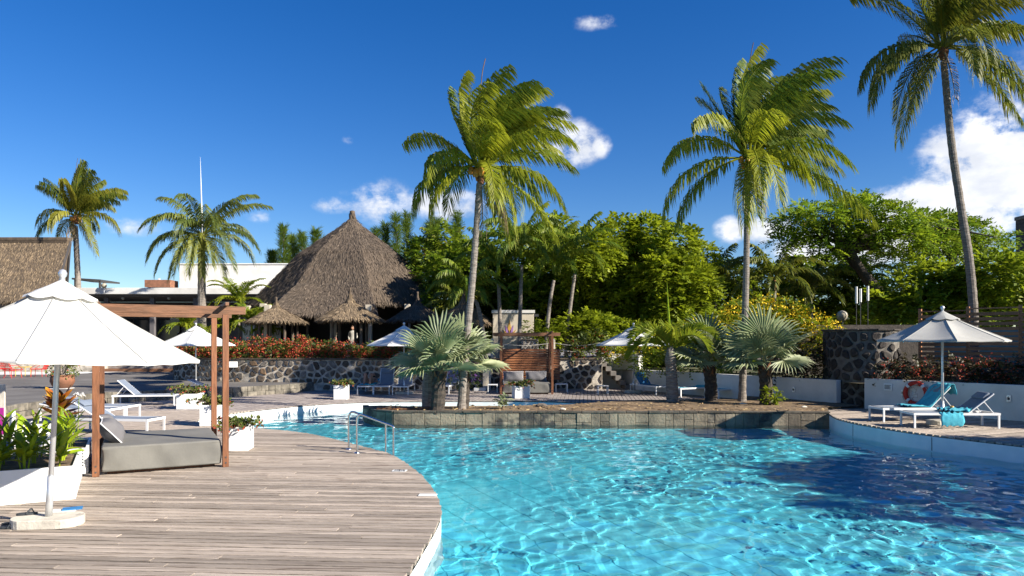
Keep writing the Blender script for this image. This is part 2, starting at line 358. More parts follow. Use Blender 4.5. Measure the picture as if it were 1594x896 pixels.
def water():
    rg = np.random.default_rng(11)
    xs = np.arange(-8.6, 13.2, .058); ys = np.arange(2.2, 24.9, .058); X, Y = np.meshgrid(xs, ys); Z = np.zeros_like(X)
    for i in range(90):
        lam = .145*(1.5/.145)**rg.random(); k = 2*math.pi/lam; th = rg.normal(2.0, 1.3)
        Z += .0019*lam**.88*np.sin(k*(X*math.cos(th)+Y*math.sin(th))+rg.random()*7+.8*np.sin(X*.6+i)+.7*np.sin(Y*.5+2*i))
    # calm and ruffled patches
    Z *= .68+.34*np.sin(X*.45+1.3+.5*np.sin(Y*.7))*np.sin(Y*.38+.4)+.2*np.sin(X*1.3-Y*.9+2)
    idx = np.arange(X.size).reshape(X.shape)
    cxm, cym = (X[:-1, :-1]+.029), (Y[:-1, :-1]+.029)
    f = np.stack([idx[:-1, :-1], idx[:-1, 1:], idx[1:, 1:], idx[1:, :-1]], -1)
    keep = np.zeros(cxm.shape, bool)
    for r in range(cxm.shape[0]):
        e = xs_at(pool_poly, float(cym[r, 0]))
        for k in range(0, len(e)-1, 2): keep[r] |= (cxm[r] > e[k]-.12) & (cxm[r] < e[k+1]+.12)
    f = f[keep]
    used = np.unique(f); remap = np.full(X.size, -1); remap[used] = np.arange(len(used))
    v = np.stack([X, Y, Z+WZ], -1).reshape(-1, 3)[used]; f = remap[f]
    m = bpy.data.materials.new('water'); m.use_nodes = True; T = NT(m.node_tree); m.node_tree.nodes.clear(); MATS['water'] = m
    g = T.n('ShaderNodeBsdfGlass'); g.inputs['IOR'].default_value = 1.33; g.inputs['Roughness'].default_value = 0; g.inputs['Color'].default_value = (.9, .99, 1, 1)
    o = T.n('ShaderNodeOutputMaterial'); T.t.links.new(g.outputs[0], o.inputs[0])
    w = obj('pool_water', v, f, 'water', None, True); struct(w); w.cycles.is_caustics_caster = True
    return w
water()
# the ground sheet reaches the horizon; the pool is a hole in it
hole = [(-9.2, 1.6), (13.6, 1.6), (13.6, 25.2), (-9.2, 25.2)]
struct(sheet('ground', [(-1500, -400), (1500, -400), (1500, 3000), (-1500, 3000)], -.12, 'earth', [hole]))
# left and rear deck: one slab under the boards
deck_out = [(-3.4, 2.4), (-3.4, -3), (-13.2, -3), (-13.2, 18.0), (-13.6, 21), (-13.8, 23.5), (-12, 25.1), (-10.4, 26.3), (-8.9, 28.3), (-8.35, 30.1), (-3, 30.9), (4.2, 31.2), (5.6, 30.7), (8.4, 25.2), (7.6, 23.6), (2.95, 22.9)]
deck_poly = deck_out+left_edge[::-1][1:-1]
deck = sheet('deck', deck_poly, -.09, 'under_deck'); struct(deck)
front = [(-3.4, 2.4), (-3.4, -3), (-13.2, -3), (-13.2, 18.0), (-13.6, 21), (-8.25, 21)]
k21 = next(i for i, p in enumerate(left_edge) if p[1] > 20.9)
boards(deck, front[:-1]+[(left_edge[k21][0], left_edge[k21][1])]+left_edge[:k21][::-1], math.radians(-4), .130, .040, 0, .034, 4.2, 'deck_wood', 5, lambda x, y: 5.0 < y < 15.8 and x > -9)
back = [(-13.6, 21.0), (-13.8, 23.5), (-12, 25.1), (-10.4, 26.3), (-8.9, 28.3), (-8.35, 30.1), (-3, 30.9), (4.2, 31.2), (5.6, 30.7), (8.4, 25.2), (7.6, 23.6), (2.95, 22.9)]
boards(deck, back+left_edge[k21:][::-1][1:], math.radians(84), .142, .016, 0, .028, 4.2, 'deck_grey', 6)
# near deck under the photographer
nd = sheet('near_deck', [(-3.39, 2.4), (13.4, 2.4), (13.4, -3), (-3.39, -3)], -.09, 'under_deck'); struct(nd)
boards(nd, [(-3.39, 2.4), (12.95, 2.4), (12.95, -3), (-3.39, -3)], 0, .142, .014, 0, .028, 4.2, 'deck_wood', 9)
# right deck
wall_r = [(10.35, 20.75), (11.2, 19.4), (12.6, 17.3), (14.6, 14.2), (16.2, 10.5), (16.8, 5), (16.8, -3)]
rd_poly = right_edge+[(12.95, 2.45), (16.8, 2.45), (16.8, 5), (16.2, 10.5), (14.6, 14.2), (12.6, 17.3), (11.2, 19.4), (10.35, 20.75), (9.2, 20.6)]
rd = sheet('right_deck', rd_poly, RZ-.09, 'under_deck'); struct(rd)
boards(rd, rd_poly, math.radians(24), .152, .034, RZ, .034, 3.4, 'deck_wood', 7, lambda x, y: 10.5 < y < 20)
# island: soil bed with a block wall towards the water
isl = [(p[0], p[1]) for p in island_back[::-1]]+[(2.95, 22.9), (7.6, 23.6), (8.4, 25.1), (10.2, 22.2), (10.35, 20.9), (9.2, 20.55), (8.75, 19.6)]+[(x, y+.12) for x, y in island_front[::-1][1:]]
so = sheet('island_soil', isl, 0, 'soil')
bm = bmesh.new(); bm.from_mesh(so.data); bmesh.ops.subdivide_edges(bm, edges=[e for e in bm.edges if e.calc_length() > .6], cuts=5, use_grid_fill=True); bmesh.ops.triangulate(bm, faces=bm.faces)
for v in bm.verts:
    x, y = v.co.x, v.co.y; e = min(1, max(0, (y-19.6)/.8), 1); b = min(1, max(0, (22.75-y)/1.0)) if x < 3 else 1
    v.co.z = IZ-.025+.018*math.sin(x*1.7)*math.sin(y*2.1+x)+(.05*e if x > 3 else .012*e)
bm.to_mesh(so.data); bm.free(); struct(so)
wi = tag(thing('island_wall', 'low grey stone block wall edging the planted island above the water', 'wall', (0, 0, 0)), 'low grey stone block wall edging the planted island above the water', 'wall')
def course(parent, line, z0, z1, wmin, wmax, depth, mat, seed, name, out=.0, gap=.012, split=0):
    rg = random.Random(seed); pts = [Vector((*p, 0)) for p in line]
    for a, b in zip(pts[:-1], pts[1:]):
        L = (b-a).length; t = (b-a)/L; nn = Vector((t.y, -t.x, 0)); u = 0; ang = math.atan2(t.y, t.x)
        while u < L-.02:
            w = rg.uniform(wmin, wmax); w = L-u if L-u-w < wmin*.6 else w; w = min(w, L-u)
            c = a+t*(u+w/2)-nn*(depth/2-out-rg.uniform(0, .014)); h = z1-z0
            dz = rg.uniform(-.008, .008)
            if split and rg.random() < split:
                k = rg.uniform(.35, .65); parts = [(z0, z0+h*k-gap/2), (z0+h*k+gap/2, z1)]
            else: parts = [(z0, z1+dz)]
            for q0, q1 in parts: MB().box((c.x, c.y, (q0+q1)/2), (w-gap, depth+rg.uniform(-.01, .02), q1-q0), ang+rg.uniform(-.012, .012), bev=min(.014, h*.2)).to(name, mat, parent)
            u += w
course(wi, [(-4.5, 21.5)]+island_front, -.34, IZ-.055, .2, .5, .12, 'island_block', 3, 'block', .03, .007, .35)
course(wi, [(-4.5, 21.5)]+island_front, IZ-.05, IZ+.005, .5, 1.0, .18, 'island_cap', 4, 'cap_slab', .045)
rgl = np.random.default_rng(77); lx_ = rgl.uniform(-4, 9, 900); ly_ = 19.75+rgl.random(900)**1.4*3.0; mk = np.array([inside(isl, float(a), float(b)) for a, b in zip(lx_, ly_)]); lx_, ly_ = lx_[mk], ly_[mk]; kk = len(lx_)
M('litter', (.24, .16, .08), None, tint=(.42, .30, .14)); struct(leaf_mesh('leaf_litter', np.stack([lx_, ly_, np.full(kk, IZ+.03)], 1), rgl.normal(size=(kk, 3))*[1, 1, .15], np.tile([0, 0, 1.0], (kk, 1))+rgl.normal(size=(kk, 3))*.3, rgl.uniform(.05, .16, kk), .05, rgl.random(kk), 'litter'), 'stuff')
# asphalt court behind a stone kerb, left
TZ = .35
kerb_line = [(-13.2, -3), (-13.2, 18.0), (-13.6, 21), (-13.8, 23.5), (-12, 25.1), (-10.4, 26.3), (-8.9, 28.3), (-8.35, 30.0)]
wall_line = [(-15.6, 33.2), (-15.3, 32.0), (-14.3, 31.1), (-13.0, 30.5), (-11.2, 30.05), (-9.2, 29.9), (-7.2, 29.9), (-5.0, 30.0), (-3.0, 30.2), (-1.2, 30.4), (1.0, 30.5), (3.9, 30.6)]
wall_line = [(p[0], p[1]) for p in smooth_poly([(x, y, 0) for x, y in wall_line], 3)]
court = sheet('asphalt_court', kerb_line+[(-8.4, 30.2), (-10, 30.2), (-13, 31.0), (-15.0, 32.6), (-16, 42), (-60, 42), (-60, -3)], TZ, 'asphalt'); struct(court)
kb = tag(thing('stone_kerb', '', ''), 'two course stone kerb stepping up from the deck to the asphalt court', 'kerb')
course(kb, [p for p in kerb_line[1:]][::1], -.02, .16, .22, .42, .16, 'kerb_stone', 8, 'kerb_block', .02)
course(kb, [p for p in kerb_line[1:]], .165, TZ+.012, .22, .42, .16, 'kerb_stone', 12, 'kerb_block', .0)
struct(sheet('white_pavement', [(-30, 36.5), (-23.5, 36.8), (-22.0, 40.2), (-30, 40.2), (-45, 40.2), (-45, 29), (-27, 30.5)], TZ+.006, 'white_paving'))
# upper terrace and planting beds behind the walls
UZ = 1.18
struct(sheet('upper_terrace', [(x, y+.3) for x, y in wall_line]+[(4.0, 30.5), (4.0, 34), (40, 40), (60, 120), (-80, 120), (-80, 44.6), (-17.8, 44.6), (-17.6, 41.5), (-15.9, 33)], UZ, 'terrace'))
BZ = .80
bed_line = [(5.3, 30.4), (10.1, 22.0)]
struct(sheet('planting_bed', [(5.45, 30.6), (10.2, 22.2), (10.6, 21.0), (11.4, 19.6), (12.8, 17.5), (14.8, 14.4), (16.4, 10.5), (17, 5), (17, -8), (70, -8), (70, 44), (40, 40), (4.02, 34), (4.02, 31.9)], BZ, 'earth'))

# ================================================================ walls
def clip(poly, p, n):
    out = []
    for i in range(len(poly)):
        a, b = poly[i], poly[(i+1) % len(poly)]; da = (a[0]-p[0])*n[0]+(a[1]-p[1])*n[1]; db = (b[0]-p[0])*n[0]+(b[1]-p[1])*n[1]
        if da <= 0: out.append(a)
        if da*db < 0: t = da/(da-db); out.append((a[0]+(b[0]-a[0])*t, a[1]+(b[1]-a[1])*t))
    return out
def stone_wall(parent, line, z0, z1, cell, mats, seed, mortar, thick=.45, proud=.045, gap=.022, cap=None, drop=0.0):
    rg = random.Random(seed); pts = [Vector((*p, 0)) for p in line]; seg = [(b-a).length for a, b in zip(pts[:-1], pts[1:])]; L = sum(seg)
    def at(u, out):
        for a, b, s in zip(pts[:-1], pts[1:], seg):
            if u <= s or b is pts[-1]:
                t = (b-a)/s; p = a+t*u+Vector((t.y, -t.x, 0))*out; return p
            u -= s
    zz = z0 if callable(z0) else (lambda u: z0)
    core = MB(); n = len(pts)
    for a, b in zip(pts[:-1], pts[1:]):
        t = (b-a).normalized(); nn = Vector((t.y, -t.x, 0)); c = (a+b)/2-nn*thick/2; l = (b-a).length
        core.box((c.x, c.y, (-.2+z1)/2), (l+.02, thick, z1+.2), math.atan2(t.y, t.x))
    core.to('mortar_core', mortar, parent)
    nu, nv = max(2, round(L/cell)), max(2, round((z1+.0)/(cell*.9))); seeds = []
    for j in range(nv):
        for i in range(nu): seeds.append(((i+.5+rg.uniform(-.42, .42)+(.5 if j % 2 else 0))/nu*L, (j+.5+rg.uniform(-.36, .36))/nv*z1))
    seeds = [q for q in seeds if rg.random() > drop]
    for s in seeds:
        if rg.random() < .05: continue
        poly = [(max(0, s[0]-cell*1.1), max(0, s[1]-cell)), (min(L, s[0]+cell*1.1), max(0, s[1]-cell)), (min(L, s[0]+cell*1.1), min(z1, s[1]+cell)), (max(0, s[0]-cell*1.1), min(z1, s[1]+cell))]
        for q in seeds:
            if q is s or abs(q[0]-s[0]) > cell*2.6 or abs(q[1]-s[1]) > cell*2.6: continue
            poly = clip(poly, ((s[0]+q[0])/2, (s[1]+q[1])/2), (q[0]-s[0], q[1]-s[1]))
            if len(poly) < 3: break
        if len(poly) < 3: continue
        cu = sum(p[0] for p in poly)/len(poly); cv = sum(p[1] for p in poly)/len(poly)
        if cv < zz(cu)-.1 or cu > L: continue
        # trim the corners so that joints widen where three stones meet
        q2 = []
        for i in range(len(poly)):
            a, b = poly[i], poly[(i+1) % len(poly)]
            q2 += [(a[0]*.8+b[0]*.2, a[1]*.8+b[1]*.2), (a[0]*.2+b[0]*.8, a[1]*.2+b[1]*.8)]
        r = math.sqrt(sum((p[0]-cu)**2+(p[1]-cv)**2 for p in q2)/len(q2)); k = max(.4, 1-gap*1.3/r)*rg.uniform(.86, 1)
        if r < .05: continue
        rings = []; pr = proud*rg.uniform(.7, 1.3)
        for sc_, ou in ((k, -.02), (k*.97, pr*.6), (k*.72, pr)):
            rings.append([at(cu+(p[0]-cu)*sc_, ou+rg.uniform(-.005, .005))+Vector((0, 0, cv+(p[1]-cv)*sc_)) for p in q2])
        m = len(q2); vs = sum(rings, []); fs = [(a*m+i, a*m+(i+1) % m, (a+1)*m+(i+1) % m, (a+1)*m+i) for a in range(2) for i in range(m)]+[tuple(2*m+i for i in range(m))]
        obj('stone', vs, fs, rg.choice(mats), parent)
    if cap: course(parent, line, z1, z1+cap, .4, .8, thick+.1, mats[0], seed+1, 'capstone', .05)
ws = tag(thing('stone_wall', '', ''), 'long curved rubble stone retaining wall with pale mortar under the red flower hedge', 'wall')
def base_z(u): return .3 if u < 6.5 else 0
cut = next(i for i, p in enumerate(wall_line) if p[0] > -2.5)
stone_wall(ws, wall_line[:cut+1], base_z, 1.29, .285, ['stone0', 'stone0', 'stone0', 'stone1', 'stone1', 'stone2', 'stone2', 'stone2', 'stone3'], 21, 'mortar', cap=.07, gap=.026, drop=.1)
ws2 = tag(thing('stone_wall', '', ''), 'dark end of the rubble stone wall between day bed and garden steps', 'wall')
stone_wall(ws2, wall_line[cut:], 0, 1.29, .3, ['stone0', 'stone0', 'stone1', 'stone_dark'], 22, 'mortar', cap=.07, gap=.026, drop=.1)
# white garden walls
def plain_wall(name, label, line, z0, z1, thick, mat='white_wall'):
    mb = MB(); pts = [Vector((*p, 0)) for p in line]; f = []; b = []
    for i, p in enumerate(pts):
        t = (pts[min(i+1, len(pts)-1)]-pts[max(i-1, 0)]).normalized(); nn = Vector((t.y, -t.x, 0)); f.append(p); b.append(p-nn*thick)
    mb.prism([(p.x, p.y) for p in f]+[(p.x, p.y) for p in b[::-1]], z0, z1); o = fixn(mb.to(name, mat)); return tag(o, label, 'wall')
plain_wall('garden_wall', 'low white rendered wall behind the island palms', bed_line, -.1, .86, .22)
plain_wall('garden_wall', 'low white rendered wall carrying the life ring beside the sun deck', wall_r, -.1, .98, .22)
sb = tag(thing('stone_wall', '', ''), 'tall dark stone wall block between two white garden walls', 'wall')
stone_wall(sb, [(10.3, 23.4), (10.26, 22.6), (10.36, 22.05), (10.65, 21.7), (11.1, 21.5), (11.6, 21.55), (12.0, 21.9)], 0, 2.4, .34, ['stone_dark'], 33, 'mortar_dark', thick=.5, proud=.05, gap=.03, cap=.05)
# white steps going up beside the rear deck
st = tag(thing('garden_steps', '', ''), 'grey steps rising between dark stone wall and white parapet', 'steps')
for i in range(6):
    MB().box((5.0-.2*i, 31.1+.05*i, .1+.2*i-.02), (.24, 1.2, .2), 0, bev=.01).to('step', 'terrace', st)
plain_wall('stair_parapet', 'white stepped parapet wall behind the rear garden steps', [(3.85, 31.95), (5.0, 31.95), (5.5, 30.7)], -.1, 1.52, .2)

# ================================================================ buildings
def thatch(name, parent, surf, n, ln, wd, mat, seed, lift=.05):
    """straw laid over a roof: surf(rng, n) gives points, downslope directions and normals"""
    rg = np.random.default_rng(seed); p, d, nn = surf(rg, n)
    d = d+rg.normal(size=d.shape)*.11; p = p+nn*rg.uniform(.0, lift*.6, (n, 1)); a = d+nn*rg.uniform(.02, .09, (n, 1))
    t = np.clip(rg.beta(1.3, 2.6, n), 0, 1)
    return struct(leaf_mesh(name, p, a, nn+rg.normal(size=nn.shape)*.25, rg.uniform(.6, 1.3, n)*ln, rg.uniform(.6, 1.3, n)*wd, t, mat, parent), 'stuff')
def quad_surf(quads):
    """sampler over roof facets given as (top a, top b, eave b, eave a)"""
    qs = [[np.array(c, float) for c in q] for q in quads]
    ar = [np.linalg.norm(np.cross(q[1]-q[3], q[2]-q[0])) for q in qs]; ar = np.array(ar)/sum(ar)
    def f(rg, n):
        idx = rg.choice(len(qs), n, p=ar); P_ = np.zeros((n, 3)); D = np.zeros((n, 3)); N = np.zeros((n, 3))
        for i, (a, b, c, d) in enumerate(qs):
            m = idx == i; k = m.sum()
            wt = np.linalg.norm(b-a); wb = np.linalg.norm(c-d); v = rg.random(k)
            v = np.sqrt(v) if wt < .3*wb else v; u = rg.random(k)
            top = a+(b-a)*u[:, None]; bot = d+(c-d)*u[:, None]; P_[m] = top+(bot-top)*v[:, None]
            dd = bot-top; D[m] = dd/np.linalg.norm(dd, axis=1, keepdims=True)
            nn = np.cross(b-a+c-d, (c+d-a-b)); nn = nn/np.linalg.norm(nn); N[m] = nn if nn[2] > 0 else -nn
        return P_, D, N
    return f
def slab_from_quads(name, quads, th, mat, parent):
    mb = MB()
    for q in quads:
        q = [Vector(c) for c in q]; nn = ((q[1]-q[0])+(q[2]-q[3])).cross(q[2]-q[1]+q[3]-q[0]).normalized(); nn = nn if nn.z > 0 else -nn
        low = [c-nn*th for c in q]; mb.add(q+low, [(0, 1, 2, 3), (7, 6, 5, 4)]+[(i, (i+1) % 4, 4+(i+1) % 4, 4+i) for i in range(4)])
    return mb.to(name, mat, parent)
# --- main thatched pavilion
PC = Vector((-9.6, 42.5, UZ))
pav = thing('thatched_pavilion', 'large pavilion with a tall hipped thatched roof and pointed thatch finial', 'pavilion', PC)
def oct_pt(k, r, z, a0=math.radians(22.5)): a = -math.pi/2+a0+k*math.pi/4; return (r*math.cos(a), r*math.sin(a), z)
AP = 7.95; quads_main = []
for k in range(8):
    e = 3.0; r = 5.9
    quads_main.append([oct_pt(k-1, .5, AP), oct_pt(k, .5, AP), oct_pt(k, r*.53, 6.0), oct_pt(k-1, r*.53, 6.0)])
    quads_main.append([oct_pt(k-1, r*.53, 6.0), oct_pt(k, r*.53, 6.0), oct_pt(k, r, e), oct_pt(k-1, r, e)])
fr = [Vector(oct_pt(-1, 4.7, 4.02)), Vector(oct_pt(0, 4.7, 4.02)), Vector((2.9, -7.1, 2.25)), Vector((-2.9, -7.1, 2.25))]
fr = [fr[0]+Vector((0, -.12, .05)), fr[1]+Vector((0, -.12, .05)), fr[2], fr[3]]
roof = slab_from_quads('roof', quads_main, .22, 'thatch_core', pav)
skirt = slab_from_quads('porch_roof', [fr], .2, 'thatch_core', pav)
thatch('straw', roof, quad_surf(quads_main), 44000, .36, .032, 'thatch', 1, .08)
thatch('straw', skirt, quad_surf([fr]), 9000, .34, .032, 'thatch', 2, .08)
def eave_fringe(parent, pairs, seed, mat, n=240):
    rg = np.random.default_rng(seed); ps = []
    for a, b in pairs:
        a, b = np.array(a, float), np.array(b, float); u = rg.random((n, 1)); ps.append(a+(b-a)*u)
    p = np.concatenate(ps); k = len(p); ax = np.tile([0, 0, -1.0], (k, 1))+rg.normal(size=(k, 3))*.25
    struct(leaf_mesh('fringe', p+rg.normal(size=(k, 3))*.04+[0, 0, .04], ax, rg.normal(size=(k, 3)), rg.uniform(.14, .34, k), .06, rg.beta(1.3, 3, k), mat, parent), 'stuff')
eave_fringe(roof, [(oct_pt(k-1, 5.9, 2.93), oct_pt(k, 5.9, 2.93)) for k in range(8)], 4, 'thatch'); eave_fringe(skirt, [(fr[2], fr[3])], 5, 'thatch')
cap = MB().lathe([(.72, -.3), (.52, .0), (.3, .16), (.19, .34), (.14, .6), (.16, .78), (.06, .82), (0, .82)], 12, (0, 0, AP)).to('finial', 'thatch_core', pav, True)
def cone_surf(prof, n0):
    prof = np.array(prof)
    def f(rg, n):
        seg = np.diff(prof, axis=0); ln = np.linalg.norm(seg, axis=1)*(prof[:-1, 0]+prof[1:, 0]+.05); i = rg.choice(len(seg), n, p=ln/ln.sum()); t = rg.random(n)
        r = prof[i, 0]+seg[i, 0]*t; z = prof[i, 1]+seg[i, 1]*t; a = rg.random(n)*2*math.pi; s = seg[i]/np.linalg.norm(seg[i], axis=1, keepdims=True)
        p = np.stack([r*np.cos(a), r*np.sin(a), z], 1); d = np.stack([s[:, 0]*np.cos(a), s[:, 0]*np.sin(a), s[:, 1]], 1); nn = np.stack([-s[:, 1]*np.cos(a), -s[:, 1]*np.sin(a), s[:, 0]], 1)
        return p, d, nn
    return f
th_ = thatch('straw', cap, cone_surf([(.16, AP+.75), (.2, AP+.32), (.52, AP+.02), (.72, AP-.3)], 0), 500, .35, .04, 'thatch', 6, .05)
for x, y in ((-2.75, -6.75), (2.35, -6.75), (-5.2, -2.9), (-3.6, -5.0), (5.2, -2.9), (4.0, -4.6), (0.2, -5.3)):
    MB().box((x, y, 1.45), (.3, .3, 2.9 if y > -6 else 2.6), bev=.02).to('column', 'cream_wall', pav)
for x, y in ((-1.3, -6.6), (-.9, -6.2), (1.6, -6.4)): MB().tube([(x, y, 0), (x, y, 2.5)], .075, 8).to('post', 'bark', pav)
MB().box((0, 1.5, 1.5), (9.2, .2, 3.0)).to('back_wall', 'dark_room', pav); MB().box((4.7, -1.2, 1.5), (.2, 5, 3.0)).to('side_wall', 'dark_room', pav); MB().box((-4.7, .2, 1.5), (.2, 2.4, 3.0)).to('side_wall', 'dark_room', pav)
MB().box((0, -2.4, -.06), (10.5, 9.4, .14)).to('floor_slab', 'terrace', pav)
for x in (-4.62, -3.2):   # carved white screens
    s_ = MB().box((x, -4.35, 1.15), (.62, .06, 1.9)).to('carved_screen', 'white_paint', pav)
    for r in range(4):
        for c in range(2):
            cx_, cz_ = x-.15+.3*c, .45+.46*r
            MB().tube([(cx_+.11*math.cos(t*.9), -4.395, cz_+.17*math.sin(t*1.7+r)) for t in range(8)], .014, 4).to('carving', 'dark_room', s_)
MB().box((.9, -5.2, .75), (1.3, .7, .06)).to('counter_top', 'white_paint', pav); MB().box((.9, -5.2, .37), (1.1, .5, .72)).to('counter', 'cream_wall', pav)
# --- thatched parasols around it
def thatched_parasol(loc, r, h, top, label, mat='thatch_dry', nposts=4, shade=None):
    t = thing('thatched_parasol', label, 'thatched parasol', loc, 0, 'small round thatched roofs in front of the pavilion')
    prof = [(.05, h+top), (.10, h+top*.82), (.26, h+top*.62), (r*.5, h+top*.38), (r*.82, h+top*.13), (r, h)]
    ro = MB().lathe(prof+[(r*.97, h-.12), (r*.5, h+top*.25), (.02, h+top*.5)], 22).to('roof', 'thatch_core', t, False)
    thatch('straw', ro, cone_surf(prof, 0), 5500, .26, .032, mat, int(loc[0]*10) % 97, .05)
    rg = np.random.default_rng(8); a = rg.random(420)*2*math.pi; p = np.stack([r*np.cos(a), r*np.sin(a), np.full(420, h-.02)], 1)
    struct(leaf_mesh('fringe', p, np.tile([0, 0, -1.0], (420, 1))+rg.normal(size=(420, 3))*.25, rg.normal(size=(420, 3)), rg.uniform(.1, .24, 420), .05, rg.beta(1.3, 3, 420), mat, ro), 'stuff')
    MB().lathe([(.13, h+top*.7), (.07, h+top*.95), (.05, h+top*1.12), (.06, h+top*1.2), (0, h+top*1.21)], 8).to('finial', 'thatch_core', t, True)
    for k in range(nposts):
        a = math.pi/4+k*2*math.pi/nposts; rr = r*.62 if nposts > 1 else 0
        MB().tube([(rr*math.cos(a), rr*math.sin(a), 0), (rr*math.cos(a), rr*math.sin(a), h+.15)], .07, 8).to('post', 'bark', t)
    return t
q = Q(430, 500, 35); thatched_parasol((q.x, 35, UZ), 1.4, q.z-UZ, 1.0, 'small round thatched parasol beside the carved white screens')
q = Q(545, 497, 33.6); thatched_parasol((q.x, 33.6, UZ), 1.5, q.z-UZ, 1.25, 'small round thatched parasol with tall tip before the pavilion front')
q = Q(650, 498, 36); thatched_parasol((q.x, 36, UZ), 1.45, q.z-UZ, 1.2, 'thatched parasol with shade in its darker straw colour between pavilion and coconut palm', 'thatch')  # darker straw stands in for the tree shade on this roof
q = Q(722, 503, 34.5); thatched_parasol((q.x, 34.5, UZ), 1.5, q.z-UZ, 1.45, 'thatched parasol beside the white block with the lotus emblem')
# --- white flat-roofed building
def building_left():
    Y = 47.0; t = thing('flat_roofed_building', 'white flat roofed building with deep dark veranda behind the feather palm', 'building', (-22, Y, UZ))
    W = lambda px, d=Y: (px-CX)*d/F+22
    zt = lambda py, d=Y: CZ-(py-HY)*d/F-UZ
    x0, x1 = W(60), W(470)
    MB().box(((x0+x1)/2, 3.4, zt(453)), (x1-x0, 7.4, .42), bev=.02).to('roof_slab', 'white_wall', t)
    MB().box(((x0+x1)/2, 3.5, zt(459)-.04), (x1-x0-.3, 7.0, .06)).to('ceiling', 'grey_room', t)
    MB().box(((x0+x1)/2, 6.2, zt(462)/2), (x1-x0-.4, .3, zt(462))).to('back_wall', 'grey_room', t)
    b0, b1 = W(256), W(455)
    MB().box(((b0+b1)/2, 4.6, (zt(453)+zt(410))/2+.2), (b1-b0, 5.0, zt(410)-zt(453)), bev=.02).to('upper_block', 'white_wall', t)
    MB().box(((b0+b1)/2, 4.6, zt(410)+.22), (b1-b0+.12, 5.12, .06)).to('parapet_cap', 'white_paint', t)
    for px in (160, 232, 300): MB().box((W(px), .5, zt(462)/2), (.28, .28, zt(462))).to('column', 'grey_room', t)
    for px in (275, 288):
        w = MB().box((W(px, 53), 6.0, 2.1), (.9, .1, 1.1)).to('window', 'white_paint', t); MB().box((W(px, 53), 5.94, 2.1), (.74, .04, .94)).to('pane', 'glass_dark', w)
    for px in (190, 225, 262): 
        d = MB().box((W(px, 53), 6.0, 1.3), (1.6, .08, 2.6)).to('glass_door', 'dark_room', t); MB().box((W(px, 53), 5.95, 1.3), (1.4, .03, 2.4)).to('pane', 'glass_dark', d)
    for px in (190, 262): MB().lathe([(0, .0), (.09, -.02), (.11, -.12), (0, -.2)], 10, (W(px), -.5+.6, zt(462))).to('ceiling_lamp', 'lamp_glass', t)
    MB().box((W(226), 2.2, zt(446)+.35), (1.75, 1.2, .5)).to('brick_chimney', 'brick_red', t); MB().box((W(222), 2.2, zt(440)+.32), (.1, .1, .35)).to('vent_pipe', 'white_paint', t)
building_left()
g = thing('globe_lamp', 'white globe lamp on the flat roof edge', 'lamp', Q(162, 448, 46.6)); MB().tube([(0, 0, -.3), (0, 0, 0)], .04, 8).to('stem', 'white_paint', g); MB().lathe([(0, -.02)]+[(.17*math.sin(a*math.pi/8), .16-.17*math.cos(a*math.pi/8)) for a in range(1, 8)]+[(0, .33)], 14).to('globe', 'lamp_glass', g, True)
# --- thatched house, far left, with a gable end
def house_left():
    d = 44.0; x1 = Q(104, 400, d).x; t = thing('thatched_house', 'long thatched house with dark timber gable end behind the big parasol', 'house', (x1, d, UZ))
    zr = Q(0, 364, d).z-UZ; ze = Q(0, 470, d).z-UZ
    qs = [[(-14, 2.6, zr), (-1.45, 2.6, zr), (.0, -1.4, ze), (-14, -1.4, ze)], [(-14, 2.6, zr), (-1.45, 2.6, zr), (-2.5, 3.8, ze), (-14, 3.8, ze)]]
    ro = slab_from_quads('roof', qs, .3, 'thatch_core', t); thatch('straw', ro, quad_surf(qs), 26000, .36, .035, 'thatch_dry', 31, .06)
    eave_fringe(ro, [((-.0, -1.4, ze-.1), (-14, -1.4, ze-.1))], 9, 'thatch_dry')
    MB().box((-7.75, 2.6, zr+.05), (12.6, .5, .22), bev=.05).to('ridge', 'thatch_core', ro)
    MB().box((-8.6, 1.3, ze/2), (11.2, 4.2, ze)).to('wall', 'grey_room', t)
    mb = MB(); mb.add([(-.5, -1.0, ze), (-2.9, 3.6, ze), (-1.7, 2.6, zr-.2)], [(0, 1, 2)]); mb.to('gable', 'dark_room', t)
    for s in (0, 1): MB().tube([((-.02, -1.4, ze-.15), (-2.48, 3.8, ze-.15))[s], (-1.42, 2.6, zr-.12)], .09, 6).to('barge_board', 'dark_room', t)
house_left()
sr = thing('low_roof', 'small dark lean-to roof beside the coconut palm trunk', 'roof', Q(150, 437, 50)); MB().box((0, 0, 0), (2.0, 2.4, .12), ry=.06).to('roof_sheet', 'dark_metal', sr); MB().box((.9, -1.1, -.5), (.12, .12, 1.0)).to('post', 'dark_metal', sr); MB().box((-.8, -1.1, -.5), (.12, .12, 1.0)).to('post', 'dark_metal', sr)
# --- wooden steps up to the upper terrace and the low wall with timber beam, far left
s_ = thing('wooden_steps', 'wide weathered wooden steps rising from the asphalt court', 'steps', (-20.3, 40.5, TZ))
for i in range(5): MB().box((-.4, .55*i, .085+.166*i), (6.4, .62, .166), bev=.01).to('step', 'deck_grey' if i % 2 else 'beam_wood', s_)
MB().add([(2.9, -1.2, .0), (4.3, -.6, .0), (4.6, 1.6, 1.3), (3.3, 1.4, 1.25), (2.9, -1.2, -.1), (4.3, -.6, -.1), (4.6, 1.6, 1.1), (3.3, 1.4, 1.05)], [(0, 1, 2, 3), (0, 4, 5, 1), (1, 5, 6, 2), (2, 6, 7, 3), (3, 7, 4, 0)]).to('ramp', 'brick_red', s_)
lw = tag(thing('court_wall', '', ''), 'low grey wall with timber rail behind the red chairs', 'wall')
MB().box((-32, 40.6, .7), (17.4, .35, .78)).to('wall_core', 'mortar', lw)
